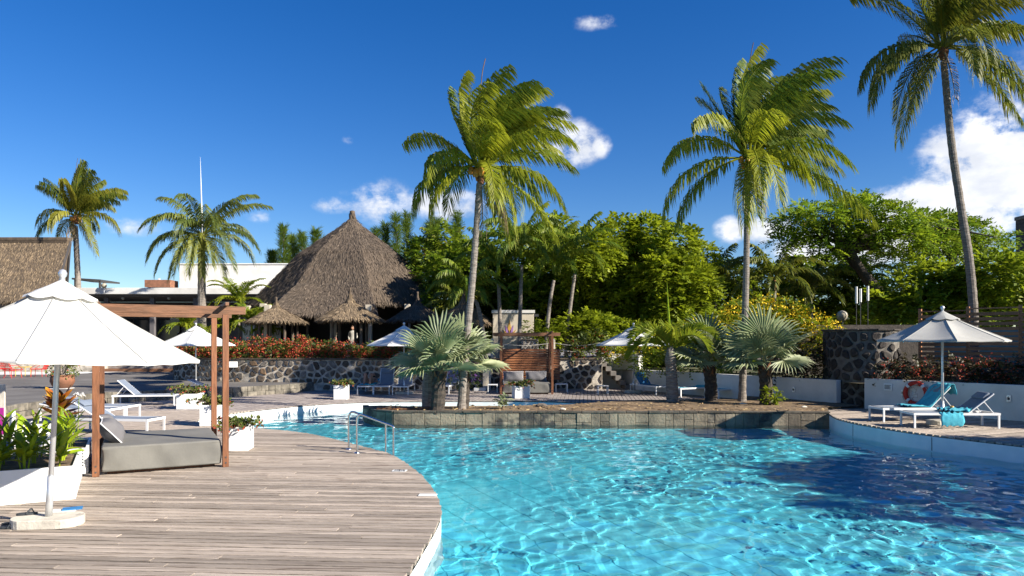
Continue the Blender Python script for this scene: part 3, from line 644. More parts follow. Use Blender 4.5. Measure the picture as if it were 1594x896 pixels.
MB().box((-32, 40.42, 1.14), (17.6, .25, .12)).to('timber_rail', 'beam_wood', lw)
# --- white block with lotus emblem
wb = thing('white_block', 'white rendered block wall with a lotus emblem behind the rope fence', 'wall block', (0, 33.8, UZ))
a, b = Q(767, 520, 33.8), Q(831, 484, 33.8)
MB().box(((a.x+b.x)/2, .9, (b.z-UZ)/2), (b.x-a.x, 1.8, b.z-UZ), bev=.015).to('block', 'cream_wall', wb); MB().box(((a.x+b.x)/2, .9, b.z-UZ-.02), (b.x-a.x+.1, 1.9, .14)).to('coping', 'white_wall', wb)
ec = Q(793, 516, 33.8); em = MB()
def petal(c, ang, l, w): 
    ca, sa = math.sin(ang), math.cos(ang); px_, pz_ = sa, -ca
    return [(c[0], -.02, c[1]), (c[0]+ca*l*.45+px_*w, -.02, c[1]+sa*l*.45+pz_*w), (c[0]+ca*l, -.02, c[1]+sa*l), (c[0]+ca*l*.45-px_*w, -.02, c[1]+sa*l*.45-pz_*w)]
emb = None
for ang, l, w, m_ in ((0, .85, .09, 'gold'), (.34, .6, .075, 'lilac'), (-.34, .6, .075, 'lilac'), (.75, .5, .05, 'gold'), (-.75, .5, .05, 'gold')):
    MB().add([(p[0], p[1], p[2]) for p in petal((ec.x, ec.z-UZ-.25), ang, l, w)]+[(p[0], p[1]+.03, p[2]) for p in petal((ec.x, ec.z-UZ-.25), ang, l, w)], [(0, 1, 2, 3), (0, 4, 5, 1), (1, 5, 6, 2), (2, 6, 7, 3), (3, 7, 4, 0)]).to('emblem_petal', m_, wb)
fl = MB().box((b.x+.12, .1, b.z-UZ-.2), (.22, .2, .12)).to('flood_light', 'dark_metal', wb)
# --- dark stone tower at the far right and a stone pier behind the day bed
tw = tag(thing('stone_tower', '', '', (0, 0, 0)), 'dark stone tower above the trees by the slatted fence', 'tower')
c = Q(1598, 400, 46); MB().box((c.x+2.35, 47, 5.2), (2.9, 2.6, 10.3), bev=.06).to('shaft', 'stone_dark', tw); MB().box((c.x+2.35, 47, 10.45), (3.0, 2.7, .25), bev=.05).to('cap', 'mortar_dark', tw)
sp_ = thing('stone_pier', 'square stone pier standing behind the roofed day bed', 'pier', (Q(825, 550, 31.9).x, 31.9, UZ))
stone_wall(sp_, [(-.36, -.2), (.36, -.2)], 0, .95, .2, ['stone1', 'stone2'], 44, 'mortar', thick=.5, proud=.03, cap=.06)

# ================================================================ parasols, loungers, day beds, pots
def parasol(loc, label, rz=0.0, tilt=(0, 0), scale=1.0, base=True, mat='canvas', edge=1.92, top=2.68, R=1.52, group='canvas parasols round the pool'):
    t = thing('parasol', label, 'parasol', loc, 0, group); t.rotation_euler = (tilt[0], tilt[1], 0)
    MB().tube([(0, 0, .05), (0, 0, top+.04)], .028, 12).to('pole', 'metal_pole', t, True)
    MB().tube([(0, 0, .1), (0, 0, .55)], .036, 12).to('pole_sleeve', 'metal_pole', t, True)
    MB().lathe([(0, top+.02), (.03, top+.025), (.024, top+.05), (.042, top+.075), (.046, top+.105), (.03, top+.14), (0, top+.15)], 14).to('finial', 'metal_pole', t, True)
    vent = top-.13; rv = .36
    for k in range(8):
        a0, a1 = rz+k*math.pi/4, rz+(k+1)*math.pi/4; am = (a0+a1)/2; v = []; f = []; n = 8; m = 6
        for i in range(n+1):
            s = i/n
            for j in range(m+1):
                u = j/m; a = a0+(a1-a0)*u; r = rv*.7+(R-rv*.7)*s; ch = math.cos(math.pi/8)/math.cos(a-am)
                sag = .055*math.sin(math.pi*u)*math.sin(math.pi*min(1, s*.9))+.03*s*math.sin(math.pi*u)
                z = vent-.02+(edge-vent+.02)*s**.93 - sag*.55 + (.018*math.sin(math.pi*u) if i == n else 0)
                rr = r*(ch if True else 1)-.035*math.sin(math.pi*u)*s
                v.append((rr*math.cos(a), rr*math.sin(a), z))
        for i in range(n):
            for j in range(m): b = i*(m+1)+j; f.append((b, b+1, b+m+2, b+m+1))
        e0 = n*(m+1); nv = len(v)
        for j in range(m+1): p = v[e0+j]; v.append((p[0]*.995, p[1]*.995, p[2]-.022-.006*math.sin(j*2.1+k)))
        for j in range(m): f.append((e0+j, e0+j+1, nv+j+1, nv+j))
        obj('canopy_panel', v, f, mat, t, True)
        v = []; f = []
        for i in range(4):
            s = i/3
            for j in range(m+1):
                u = j/m; a = a0+(a1-a0)*u; r = .03+(rv-.03)*s
                v.append((r*math.cos(a), r*math.sin(a), top+.02-.185*s**.9-(.03*math.sin(math.pi*u) if i == 3 else 0)))
        for i in range(3):
            for j in range(m): b = i*(m+1)+j; f.append((b, b+1, b+m+2, b+m+1))
        obj('vent_panel', v, f, mat, t, True)
        ca, sa = math.cos(a0), math.sin(a0)
        MB().tube([((rv*.7+(R-rv*.7)*q)*ca, (rv*.7+(R-rv*.7)*q)*sa, vent-.016+(edge-vent+.02)*q**.93) for q in (0, .2, .4, .6, .8, 1)], .006, 5).to('seam', 'canvas_shade_seam', t)
        MB().tube([(.05*ca, .05*sa, vent-.06), (R*.985*ca, R*.985*sa, edge-.03)], .011, 6).to('rib', 'metal_pole', t)
        MB().tube([(.05*ca, .05*sa, edge+.02), (R*.5*ca, R*.5*sa, (edge+vent)/2-.06)], .009, 6).to('strut', 'metal_pole', t)
    MB().lathe([(.03, -.05), (.06, -.05), (.06, .05), (.03, .05)], 10, (0, 0, edge+.02)).to('runner', 'metal_pole', t)
    if base:
        bs = thing('parasol_base', label.replace('parasol', 'parasol base slab', 1) if False else 'concrete foot', 'parasol base', loc) if False else None
        poly = [(.2*math.cos(a)+(.17 if math.cos(a) > 0 else -.17)*1.0, .21*math.sin(a)) for a in [2*math.pi*k/24+.01 for k in range(24)]]
        bo = fixn(MB().prism(poly, .0, .1).to('base_slab', 'concrete', t)); bv = bo.modifiers.new('b', 'BEVEL'); bv.width = .012; bv.segments = 2; bv.limit_method = 'ANGLE'
        bo.rotation_euler = (-tilt[0], -tilt[1], .12)
    return t
pb = P(75, 803, .1); parasol((pb.x, pb.y, 0), 'big white canvas parasol on oval concrete foot beside the white planter', math.radians(-70), (0, math.radians(3.3)), mat='canvas', R=1.46, edge=1.905, top=2.72)
pb = P(1467, 660, RZ); parasol((pb.x, pb.y, RZ), 'white canvas parasol with shade in its grey colour over the loungers by the life ring', math.radians(-65), mat='canvas_shade_seam', edge=1.98, top=2.66, R=1.4)
pb = P(986, 611); parasol((pb.x, pb.y, 0), 'white canvas parasol beside the garden steps', math.radians(-60))
pb = P(305, 611); parasol((pb.x, pb.y, 0), 'white canvas parasol before the curved end of the stone wall', math.radians(-80))
pb = P(629, 613); parasol((pb.x, pb.y, 0), 'white canvas parasol behind the silver fan palms', math.radians(-60))
# closed pole by the loungers
def lounger(loc, rz, label, back=45, sling='sling', pillow=True, group='sling sun loungers'):
    """head towards local +x"""
    t = thing('sun_lounger', label, 'sun lounger', loc, rz, group); L, Wd, H = 1.92, .64, .34; b0 = .28
    fr_ = MB()
    for s in (-1, 1): fr_.box((0, s*(Wd/2-.02), H-.02), (L, .035, .05))
    fr_.box((-L/2+.02, 0, H-.02), (.035, Wd-.08, .05)); fr_.box((L/2-.02, 0, H-.02), (.035, Wd-.08, .05)); fr_.to('frame', 'metal_white', t)
    for x in (-L/2+.03, L/2-.03):
        for y in (-Wd/2+.021, Wd/2-.021): MB().box((x, y, (H-.045)/2), (.04, .032, H-.045)).to('leg', 'metal_white', t)
    mb = MB(); n = 6; v = []; f = []
    for i in range(n+1):
        x = -L/2+.05+(b0+L/2-.05)*i/n; z = H+.012-.018*math.sin(math.pi*i/n)
        v += [(x, -Wd/2+.045, z), (x, Wd/2-.045, z), (x, -Wd/2+.045, z-.012), (x, Wd/2-.045, z-.012)]
    for i in range(n): b = 4*i; f += [(b, b+1, b+5, b+4), (b+2, b+6, b+7, b+3), (b, b+4, b+6, b+2), (b+1, b+3, b+7, b+5)]
    obj('seat', v, f, sling, t)
    a = math.radians(back); bl = .70; ca, sa = math.cos(a), math.sin(a)
    bk = MB().box((b0+ca*bl/2, 0, H+.012+sa*bl/2), (bl, Wd-.13, .016), ry=-a).to('backrest', sling, t)
    bf = MB()
    for s in (-1, 1): bf.tube([(b0, s*(Wd/2-.05), H), (b0+ca*bl, s*(Wd/2-.05), H+sa*bl)], .016, 6)
    bf.tube([(b0+ca*bl, -(Wd/2-.05), H+sa*bl), (b0+ca*bl, (Wd/2-.05), H+sa*bl)], .016, 6); bf.to('backrest_frame', 'metal_white', bk)
    if back > 8:
        for s in (-1, 1): MB().tube([(b0+ca*bl*.62, s*(Wd/2-.07), H+sa*bl*.62), (min(L/2-.1, b0+ca*bl*.62+.26), s*(Wd/2-.07), H-.02)], .011, 6).to('backrest_stay', 'metal_white', t)
    if pillow: MB().box((b0+ca*bl*.8-sa*.03, 0, H+.02+sa*bl*.8+ca*.03), (.2, .42, .045), ry=-a, bev=.018).to('headrest', sling, t, True)
    return t
def LP(px, py, z, rz, label, **k): p = P(px, py, z); return lounger((p.x, p.y, z), math.radians(rz), label, **k)
LP(229, 630, 0, 188, 'grey sling lounger with raised back between kerb and white pots', back=42, pillow=False)
p = P(205, 650); lounger((p.x-.9, p.y+.08, 0), math.radians(176), 'grey sling lounger with low back beside the stone kerb', back=14)
p = P(182, 655); lounger((p.x-.92, p.y+.05, 0), math.radians(176), 'grey sling lounger lowest back, behind the orange croton', back=9)
p = P(241, 674); lounger((p.x-.9, p.y+.12, 0), math.radians(172), 'grey sling lounger directly behind the teak framed day bed', back=30)
LP(335, 616, 0, 184, 'grey sling lounger in shade behind the furthest white pot', back=24, pillow=False)
p = P(567, 614); lounger((p.x, p.y+.95, 0), math.radians(92), 'sling lounger under a reclining sunbather by the stone wall', back=12)
p = P(593, 614); lounger((p.x, p.y+.95, 0), math.radians(91), 'sling lounger in the parasol shade by the stone wall', back=62)
p = P(623, 614.5); lounger((p.x, p.y+.95, 0), math.radians(90), 'sunlit sling lounger at the parasol pole by the stone wall', back=62)
p = P(697, 613); lounger((p.x, p.y+.9, 0), math.radians(75), 'sling lounger by the violet flowers behind the fan palm', back=60)
la = lounger((9.95, 17.55, RZ), math.radians(4), 'sling lounger with teal towel over its back below the life ring', back=44)
lb = lounger((10.05, 16.25, RZ), math.radians(-2), 'sling lounger with bare grey raised back at the parasol pole', back=38)
p = P(1010, 613); lc = lounger((p.x+.1, p.y+.4, 0), math.radians(112), 'lounger with dark blue towel by the white parasol', back=40, sling='towel_blue')
p = P(1095, 619); ld = lounger((p.x-.1, p.y+.9, 0), math.radians(28), 'lounger with teal towel between grey palm and fan palm', back=30, sling='towel_teal')
p = P(1128, 619); le = lounger((p.x+.2, p.y+.2, 0), math.radians(35), 'lounger with bright teal towel and brown headrest behind the fan palm', back=36, sling='towel_teal')
# towels lying on the loungers
def towel(name, base, rz, prof, w, mat, label, ripple=.012, wl=9):
    t = thing(name, label, 'towel', base, rz); v = []; f = []; n = 12; pts = smooth_poly([(x, 0, z) for x, z in prof], 5)
    for i, q in enumerate(pts):
        for j in range(n+1):
            y = (j/n-.5)*w; v.append((q.x, y*(1+.05*math.sin(i*.8)), q.z+ripple*math.sin(j*wl/6+i*.5)+ripple*.6*math.sin(j*2.3-i*.7)))
    for i in range(len(pts)-1):
        for j in range(n): b = i*(n+1)+j; f.append((b, b+1, b+n+2, b+n+1))
    o = obj('cloth', v, f, mat, t, True); s = o.modifiers.new('s', 'SOLIDIFY'); s.thickness = .012; return t
towel('beach_towel', (9.95, 17.55, RZ), math.radians(4), [(-.25, .375), (.1, .372), (.27, .38), (.52, .63), (.74, .86), (.84, .9), (.9, .82), (.92, .66)], .6, 'towel_teal', 'teal beach towel draped over the lounger back below the life ring', .016)
towel('beach_towel', (10.05, 16.25, RZ), math.radians(-2), [(-.12, .385), (.08, .40), (.2, .41), (.3, .43)], .74, 'towel_teal', 'crumpled teal towel lying on the bare lounger seat', .028, 14)
towel('beach_towel', (9.85, 16.0, RZ), math.radians(88), [(-.12, .36), (-.2, .34), (-.23, .2), (-.22, .07)], .5, 'towel_teal', 'teal towel hanging down from the lounger side to the parasol foot', .02, 11)
# cup on the lounger
cu = thing('drink_cup', 'small drink cup standing on the lounger by the parasol pole', 'cup', (10.15, 16.3, RZ+.365)); MB().lathe([(0, 0), (.033, 0), (.042, .11), (.038, .11), (.03, .01), (0, .01)], 12).to('cup_body', 'gold', cu, True)
def low_table(px, py, label, z=0, w=.5, rz=0):
    p = P(px, py, z); t = thing('side_table', label, 'side table', (p.x, p.y, z), rz, 'low white side tables')
    MB().box((0, 0, .33), (w, .42, .03), bev=.006).to('table_top', 'metal_white', t)
    for x in (-1, 1):
        for y in (-1, 1): MB().box((x*(w/2-.02), y*.19, .157), (.03, .03, .315)).to('leg', 'metal_white', t)
low_table(938, 613, 'low white side table near the garden steps', w=.42)
low_table(874, 610, 'low white side table at the slatted side of the day bed', w=.5)
low_table(767, 611, 'low white side table before the grey plinth', w=.4)
def pillow(name, loc, rot, size, label, mat='pillow', group=None):
    t = thing(name, label, 'pillow', loc, 0, group); t.rotation_euler = rot; w, h, d = size; v = []; f = []; n = 10
    for s in (1, -1):
        for i in range(n+1):
            for j in range(n+1):
                x, y = i/n*2-1, j/n*2-1; pin = 1-.07*(1-x*x)*abs(y)-.07*(1-y*y)*abs(x)
                th = (max(0, (1-x*x))*max(0, (1-y*y)))**.42; wr = .012*math.sin(7*x+3*y)*th
                v.append((x*w/2*pin, y*h/2*pin, s*(d/2*th+.004)+wr))
    m = (n+1)**2
    for i in range(n):
        for j in range(n):
            b = i*(n+1)+j; f.append((b, b+n+1, b+n+2, b+1)); f.append((m+b, m+b+1, m+b+n+2, m+b+n+1))
    cv = obj('cover', v, f, mat, t, True)
    e = [(x*w/2, y*h/2) for x, y in [(-1, -1), (0, -.93), (1, -1), (.93, 0), (1, 1), (0, .93), (-1, 1), (-.93, 0), (-1, -1)]]
    MB().tube([(x, y, 0) for x, y in e], .008, 5).to('piping', 'metal_white', cv); return t
def mattress(parent, c, d, mat='mattress'):
    bm = bmesh.new(); bmesh.ops.create_cube(bm, size=1); bmesh.ops.subdivide_edges(bm, edges=bm.edges[:], cuts=14, use_grid_fill=True); rg = random.Random(2)
    for v in bm.verts:
        x, y, z = v.co; k = 1
        v.co = Vector((x*d[0], y*d[1], z*d[2])); side = abs(y) > .49 or abs(x) > .49
        if side: a = v.co.x if abs(y) > .49 else v.co.y; v.co += Vector((x if abs(x) > .49 else 0, y if abs(y) > .49 else 0, 0))*.03*(math.sin(a*9)*math.sin((z+.5)*3.1)+.5*math.sin(a*17+z*4))
        elif z > .49: v.co.z += .008*math.sin(v.co.x*5)*math.sin(v.co.y*4)
    bmesh.ops.translate(bm, verts=bm.verts, vec=c); me = bpy.data.meshes.new('mattress'); bm.to_mesh(me); bm.free(); me.materials.append(MATS[mat])
    for p in me.polygons: p.use_smooth = True
    o = bpy.data.objects.new('mattress', me); COL.objects.link(o); o.parent = parent; b = o.modifiers.new('b', 'BEVEL'); b.width = .03; b.segments = 3; b.angle_limit = math.radians(50); return o
def day_bed(loc, rz, W, D, H, label, mh=.42, slats=None, post=.095, bm_='beam_wood'):
    t = thing('day_bed', label, 'day bed', loc, rz, 'teak framed day beds')
    for x in (-1, 1):
        for y in (-1, 1):
            po = MB().box((x*W/2, y*D/2, H/2), (post, post, H), bev=.006).to('post', 'teak', t)
            if y < 0:
                for z in (.07, .16): MB().tube([(x*W/2, y*D/2-post/2-.006, z), (x*W/2, y*D/2-post/2+.004, z)], .014, 8).to('bolt', 'dark_metal', po)
    for y in (-1, 1): MB().box((0, y*(D/2-.0), H+.07), (W+.62, .055, .13), bev=.005).to('beam', 'beam_wood', t)
    for x in (-1, 1): MB().box((x*W/2, 0, H+.165), (.055, D+.5, .055), bev=.005).to('cross_beam', 'beam_wood', t)
    MB().box((0, 0, .025), (W-.3, D-.3, .05)).to('bed_frame', 'teak', t)
    mattress(t, (0, 0, .05+(mh-.05)/2), (W-.14, D-.02, mh-.05))
    if slats:
        n, z0, z1 = slats
        for i in range(n):
            z = z0+(z1-z0)*(i+.5)/n; MB().box((0, D/2+.02, z), (W-.06, .02, (z1-z0)/n*.93), rx=-.38).to('back_slat', 'slat_wood', t)
            MB().box((W/2+.26, D/2+.02, z), (.34, .02, (z1-z0)/n*.93), rx=-.38).to('side_slat', 'slat_wood', t)
        for x in (-W/2+.02, W/2-.02): MB().box((x, D/2+.06, (z0+z1)/2), (.05, .05, z1-z0)).to('slat_rail', 'slat_wood', t)
    return t
fl_, fr2 = P(147, 735), P(351, 726)
ang = math.radians(28); Wb = 1.84; cen = fr2-Vector((math.cos(ang), math.sin(ang), 0))*Wb/2+Vector((-math.sin(ang), math.cos(ang), 0))*.98
day_bed((cen.x, cen.y, 0), ang, Wb, 1.96, 2.50, 'teak framed day bed with grey mattress on the sunny deck', .44)
R_ = Matrix.Rotation(ang, 3, 'Z')
c_ = cen+R_ @ Vector((-.72, -.35, .62)); pillow('pillow', c_, (math.radians(8), math.radians(48), ang+.1), (.46, .5, .3), 'grey piped pillow leaning at the front post of the sunny day bed', group='pillows on the sunny day bed')
c_ = cen+R_ @ Vector((-.80, .25, .64)); pillow('pillow', c_, (math.radians(-4), math.radians(55), ang), (.46, .5, .3), 'grey piped pillow behind the other one on the sunny day bed', group='pillows on the sunny day bed')
a, b = P(780.5, 613), P(859.5, 614); wd2 = (b-a).length; cc = (a+b)/2+Vector((0, .95, 0))
day_bed((cc.x, cc.y, 0), 0, wd2, 1.9, 2.28, 'teak day bed with slatted back screen by the rear stone wall', .42, (13, .46, 1.76), .085)
pillow('pillow', (cc.x-.52, cc.y+.6, .62), (math.radians(68), 0, .04), (.84, .46, .26), 'light grey pillow in the sun on the slatted day bed'); pillow('pillow', (cc.x+.42, cc.y+.6, .62), (math.radians(68), 0, -.03), (.86, .46, .26), 'grey pillow in shade on the slatted day bed')
# white pots with thorny succulents
def pot(px, py, w, h, label, seed, z=0, rz=0):
    p = P(px, py, z); w *= 1; t = thing('planter_pot', label, 'pot', (p.x, p.y+w/2, z), rz, 'white cube pots')
    MB().box((0, 0, h/2-.02), (w, w, h-.04), bev=.012).to('pot_body', 'white_paint', t)
    rim = MB()
    for x, y, a, b in ((0, -w/2+.015, w, .03), (0, w/2-.015, w, .03), (-w/2+.015, 0, .03, w-.06), (w/2-.015, 0, .03, w-.06)): rim.box((x, y, h-.015), (a, b, .05))
    rim.to('rim', 'white_paint', t); MB().box((0, 0, h-.03), (w-.07, w-.07, .02)).to('soil', 'soil', t)
    rg = np.random.default_rng(seed); pl = thing('potted_plant', label.replace('white cube pot', 'straggly thorny plant in the white pot'), 'plant', (p.x, p.y+w/2, z+h-.02), 0, 'thorny plants in the white pots')
    st_ = MB(); pos = []; ax = []; fp = []
    for i in range(26):
        a = rg.random()*6.283; b = rg.uniform(.3, 1.0); l = rg.uniform(.25, .5)*w/.5; q = [Vector((rg.uniform(-.3, .3)*w, rg.uniform(-.3, .3)*w, 0))]; d = Vector((math.cos(a)*b, math.sin(a)*b, 1.0)).normalized()
        for k in range(5):
            q.append(q[-1]+d*l/4); d = (d+Vector((math.cos(a)*.3, math.sin(a)*.3, -.42+rg.normal()*.12))).normalized()
            for m in range(5): pos.append(q[-1]-(q[-1]-q[-2])*rg.random()); ax.append(Vector(rg.normal(size=3))+Vector((0, 0, .5)))
        fp.append(q[-1]); fp.append(q[-2]); st_.tube(q, [.012, .011, .01, .008, .006, .004], 5)
    st_.to('stems', 'twig', pl); pos = np.array(pos); ax = np.array(ax); k = len(pos)
    struct(leaf_mesh('leaves', pos, ax, rg.normal(size=(k, 3)), rg.uniform(.06, .11, k), .05, rg.random(k), 'leaf_hedge', pl), 'stuff')
    fp = np.array(fp)[rg.random(len(fp)) < .6]; fp = np.repeat(fp, 4, 0)+rg.normal(size=(len(fp)*4, 3))*.02; k = len(fp)
    struct(leaf_mesh('flowers', fp, rg.normal(size=(k, 3))+[0, 0, .6], rg.normal(size=(k, 3)), .04, .04, rg.random(k), 'flower_red', pl), 'stuff')
pot(289, 637, .62, .46, 'white cube pot beside the raised lounger', 1, rz=.1)
pot(325, 663, .56, .50, 'white cube pot at the rear post of the sunny day bed', 2, rz=.25)
pot(364, 702, .46, .44, 'white cube pot at the front post of the sunny day bed', 3, rz=.12)
pot(529, 622, .46, .5, 'white cube pot at the rear edge of the pool', 4)
pot(811, 620, .56, .44, 'white cube pot before the slatted day bed', 5, rz=.2)
# pool hand rails
for bx, ex, lab in ((P(543, 699), P(601, 702), 'steel pool hand rail farther along the deck edge'), (P(556, 705), P(613, 708), 'steel pool hand rail nearer the depth plaques')):
    t = thing('hand_rail', lab, 'hand rail', (bx.x, bx.y, 0)); d = (ex-bx); d.z = 0
    prof = [(0, -.03), (0, .3), (0, .58), (.012, .65), (.05, .70), (.12, .715), (.3, .675), (.7, .585), (.93, .535), (.985, .51), (1.0, .46), (1.0, .2), (1.0, -1.0)]
    MB().tube(smooth_poly([(d.x*s, d.y*s, z) for s, z in prof], 4), .0215, 10).to('rail', 'steel', t, True)
    for s in (0,): MB().lathe([(.0215, .02), (.05, .016), (.055, .0)], 14, (d.x*s, d.y*s, .003)).to('flange', 'steel', t, True)
def plaque(px, py, lab, w, rz=0):
    p = P(px, py); t = thing('deck_plaque', lab, 'plaque', (p.x, p.y, .004), rz); MB().box((0, 0, .004), (w, .13, .008)).to('plate', 'white_paint', t)
    for i in range(5): MB().box((-w/2+.04+i*(w-.08)/4, .0, .0095), (.018 if i % 2 else .03, .07+.02*(i % 3), .003), .1*i).to('mark', 'dark_metal', t)
plaque(622, 733, 'white depth plaque with dark marks near the hand rails', .22, -.1); 
p = P(666, 771); o = MB().box((p.x, p.y, .008), (.24, .12, .008), -.05).to('deck_plaque', 'white_paint'); tag(o, 'plain white plaque set in the boards at the pool edge', 'plaque')

# ================================================================ palms
def palm_trunk(t, pts, r0, r1, name='trunk', mat='bark_palm', rings=True, flare=1.5):
    q = smooth_poly(pts, 10); n = len(q); rs = []
    for i in range(n):
        s = i/(n-1); r = r0+(r1-r0)*s; r *= 1+(flare-1)*max(0, 1-s*9)**2
        rs.append(r*(1.05 if (i % 2 and rings) else .97))
    return MB().tube(q, rs, 12).to(name, mat, t, False)
def frond(parent, base, az, el, L, droop, wind, mat, nl=44, leaf=.62, wd=.055, hang=.5, seed=0, tint0=.25, vee=.25, name='frond', start=.16):
    rg = np.random.default_rng(seed); N = 16
    d = np.array([math.cos(el)*math.cos(az), math.cos(el)*math.sin(az), math.sin(el)]); p = np.array(base, float); pts = [p.copy()]; ds = L/N
    for i in range(N):
        s = (i+1)/N; d = d+(np.array([0, 0, -1.0])*droop*1.5*(.1+s*1.1)+np.array(wind)*s*.9)*1.55/N; d /= np.linalg.norm(d); p = p+d*ds; pts.append(p.copy())
    pts = np.array(pts); tan = np.gradient(pts, axis=0); tan /= np.linalg.norm(tan, axis=1, keepdims=True)
    mb = MB().tube([tuple(q) for q in pts], [.034*(1-.9*i/N)+.004 for i in range(N+1)], 4)
    v = [np.array(mb.v)]; f = [list(q) for q in mb.f]; tn = [np.full(len(mb.v), .75)]; base_i = len(mb.v)
    s = np.linspace(start, .99, nl); S = np.concatenate([s, s+.4*(s[1]-s[0])]); S = np.minimum(S, .999); sg = np.concatenate([np.ones(nl), -np.ones(nl)]); k = len(S)
    fi = S*N; i0 = np.minimum(fi.astype(int), N-1); fr_ = (fi-i0)[:, None]
    pos = pts[i0]*(1-fr_)+pts[i0+1]*fr_; t = tan[i0]*(1-fr_)+tan[i0+1]*fr_
    side0 = np.array([-math.sin(az), math.cos(az), 0]); sd = np.tile(side0, (k, 1)); sd = sd-t*(sd*t).sum(1, keepdims=True); sd /= np.linalg.norm(sd, axis=1, keepdims=True)+1e-9
    up = np.cross(t, sd); up *= np.sign(up[:, 2:3]+1e-6)
    A = .45+.75*S[:, None]; ldir = sd*sg[:, None]*np.cos(A)+t*np.sin(A)+up*vee+rg.normal(size=(k, 3))*.07; ldir /= np.linalg.norm(ldir, axis=1, keepdims=True)
    ln = leaf*(.5+.62*np.sin(math.pi*np.clip((S-start)/(1-start), 0, 1)**.75*.92))*rg.uniform(.85, 1.1, k); ln = ln[:, None]
    g = np.array([0, 0, -1.0]); w = np.array(wind)
    m1 = pos+ldir*ln*.42; d2 = ldir*(1-hang)+g*hang+w*.55+rg.normal(size=(k, 3))*.06; d2 /= np.linalg.norm(d2, axis=1, keepdims=True); m2 = m1+d2*ln*.33
    d3 = d2*.6+g*hang*.7+w*.3; d3 /= np.linalg.norm(d3, axis=1, keepdims=True); tip = m2+d3*ln*.3
    ax = np.cross(ldir, up); ax = t*.9+ax*.2; wdv = ax/np.linalg.norm(ax, axis=1, keepdims=True)*wd*.5
    V = np.stack([pos-wdv*.5, pos+wdv*.5, m1-wdv, m1+wdv, m2-wdv*.75, m2+wdv*.75, tip], 1).reshape(-1, 3)
    b = base_i+7*np.arange(k)[:, None]
    f += (b+np.array([0, 1, 3, 2])).tolist()+(b+np.array([2, 3, 5, 4])).tolist()+(b+np.array([4, 5, 6])).tolist()
    tt = np.clip(tint0+rg.normal(0, .13, k), 0, 1); tv = np.repeat(tt, 7).reshape(k, 7); tv[:, 4:] += .12; tv[:, 6] += .25
    return obj(name, np.concatenate(v+[V]), f, mat, parent, False, np.clip(np.concatenate(tn+[tv.ravel()]), 0, 1))
def coco_palm(label, base, trunk_px, d, crown_px, L, fronds, seed, mat='leaf_coco', r=(.118, .082), wind=(.56, .06, 0), nuts=True, leaf=.62, nl=46, wd=.055, dtop=0, group='tall coconut palms'):
    base = Vector(base); t = thing('coconut_palm', label, 'palm tree', base, 0, group)
    pts = [Vector((0, 0, -.1))]+[Q(x, y, d+dtop*i/len(trunk_px))-base for i, (x, y) in enumerate(trunk_px)]
    palm_trunk(t, pts, r[0], r[1]); c = Q(*crown_px, d+dtop)-base; rg = random.Random(seed)
    fronds = list(fronds)+[(rg.uniform(0, 360), rg.uniform(45, 86), rg.uniform(.78, 1.05), rg.uniform(.5, .9)) for _ in range(14)]+[(rg.uniform(0, 360), rg.uniform(0, 25), rg.uniform(.7, .95), rg.uniform(.7, 1.0)) for _ in range(3)]
    for i, fd in enumerate(fronds):
        az, el, l, dr = fd[:4]; yl = fd[4]+.15 if len(fd) > 4 else rg.uniform(.05, .75)
        o_ = Vector((math.cos(math.radians(az))*.1, math.sin(math.radians(az))*.1, rg.uniform(-.1, .12)))
        ws = (.3+2.0*max(0, math.sin(math.radians(el)))**1.3)*rg.uniform(.7, 1.3); frond(t, c+o_, math.radians(az+rg.uniform(-7, 7)), math.radians(el), L*l*rg.uniform(.88, 1.08), dr*rg.uniform(.95, 1.25)*(1.45 if el < 35 else 1.05), tuple(q*ws for q in wind), mat, nl, leaf*min(1, l+.1), wd, .74, seed*100+i, yl, .08)
    for k in range(2): frond(t, c+Vector((0, 0, -.15)), rg.uniform(0, 6.3), math.radians(-45), L*.62, .9, (.1, 0, 0), 'leaf_dead', nl//2, leaf*.7, wd*.7, .9, seed*100+90+k, .4, 0)
    MB().tube([c+Vector((0, 0, -.45)), c+Vector((0, 0, -.2)), c+Vector((0, 0, .25))], [r[1]*1.05, r[1]*1.6, r[1]*.8], 10).to('crown_shaft', 'boot', t)
    MB().tube(smooth_poly([c, c+Vector((.0, 0, L*.55)), c+Vector((.03, 0, L*.95)), c+Vector((.14, 0, L*1.15))], 3), .014, 5).to('spear_leaf', 'twig', t)
    if nuts:
        for i in range(9):
            a = i*2.4; q = c+Vector((math.cos(a)*.27, math.sin(a)*.27, -.12+.1*math.sin(i*1.7)))
            MB().lathe([(0, -.13), (.07, -.11), (.1, -.02), (.085, .07), (.03, .12), (0, .125)], 8, q).to('coconut', 'coconut', t, True)
    return t
FR1 = [(180, 12, 1.0, .8), (202, -12, .92, 1.0, .7), (168, 45, .95, .8), (190, 68, 1.0, .35), (150, 30, .75, .8), (3, 8, 1.1, .62, .45), (-18, -28, 1.08, .42, .5), (14, 34, 1.05, .6), (-32, 42, 1.0, .7, .5),
       (60, 72, 1.15, .5), (100, 82, 1.2, .4), (-60, 74, 1.15, .6), (-95, 50, .95, .9), (30, 60, 1.15, .7, .5), (0, 70, 1.2, .75), (-120, 62, .95, .7), (130, 58, .95, .7), (90, 20, .95, .9), (-80, 4, .85, 1.0, .55), (70, -12, .9, .9), (-15, 54, 1.1, .8, .45), (20, 80, 1.2, .55), (225, 30, .8, .9)]
p = P(718, 632, .2); coco_palm('tall coconut palm with curved grey trunk rising from the island', (p.x, p.y, .12), [(721, 590), (727, 520), (735, 440), (742, 350), (746, 285)], p.y, (748, 262), 2.75, FR1, 1, nl=62, leaf=.76, wd=.05)
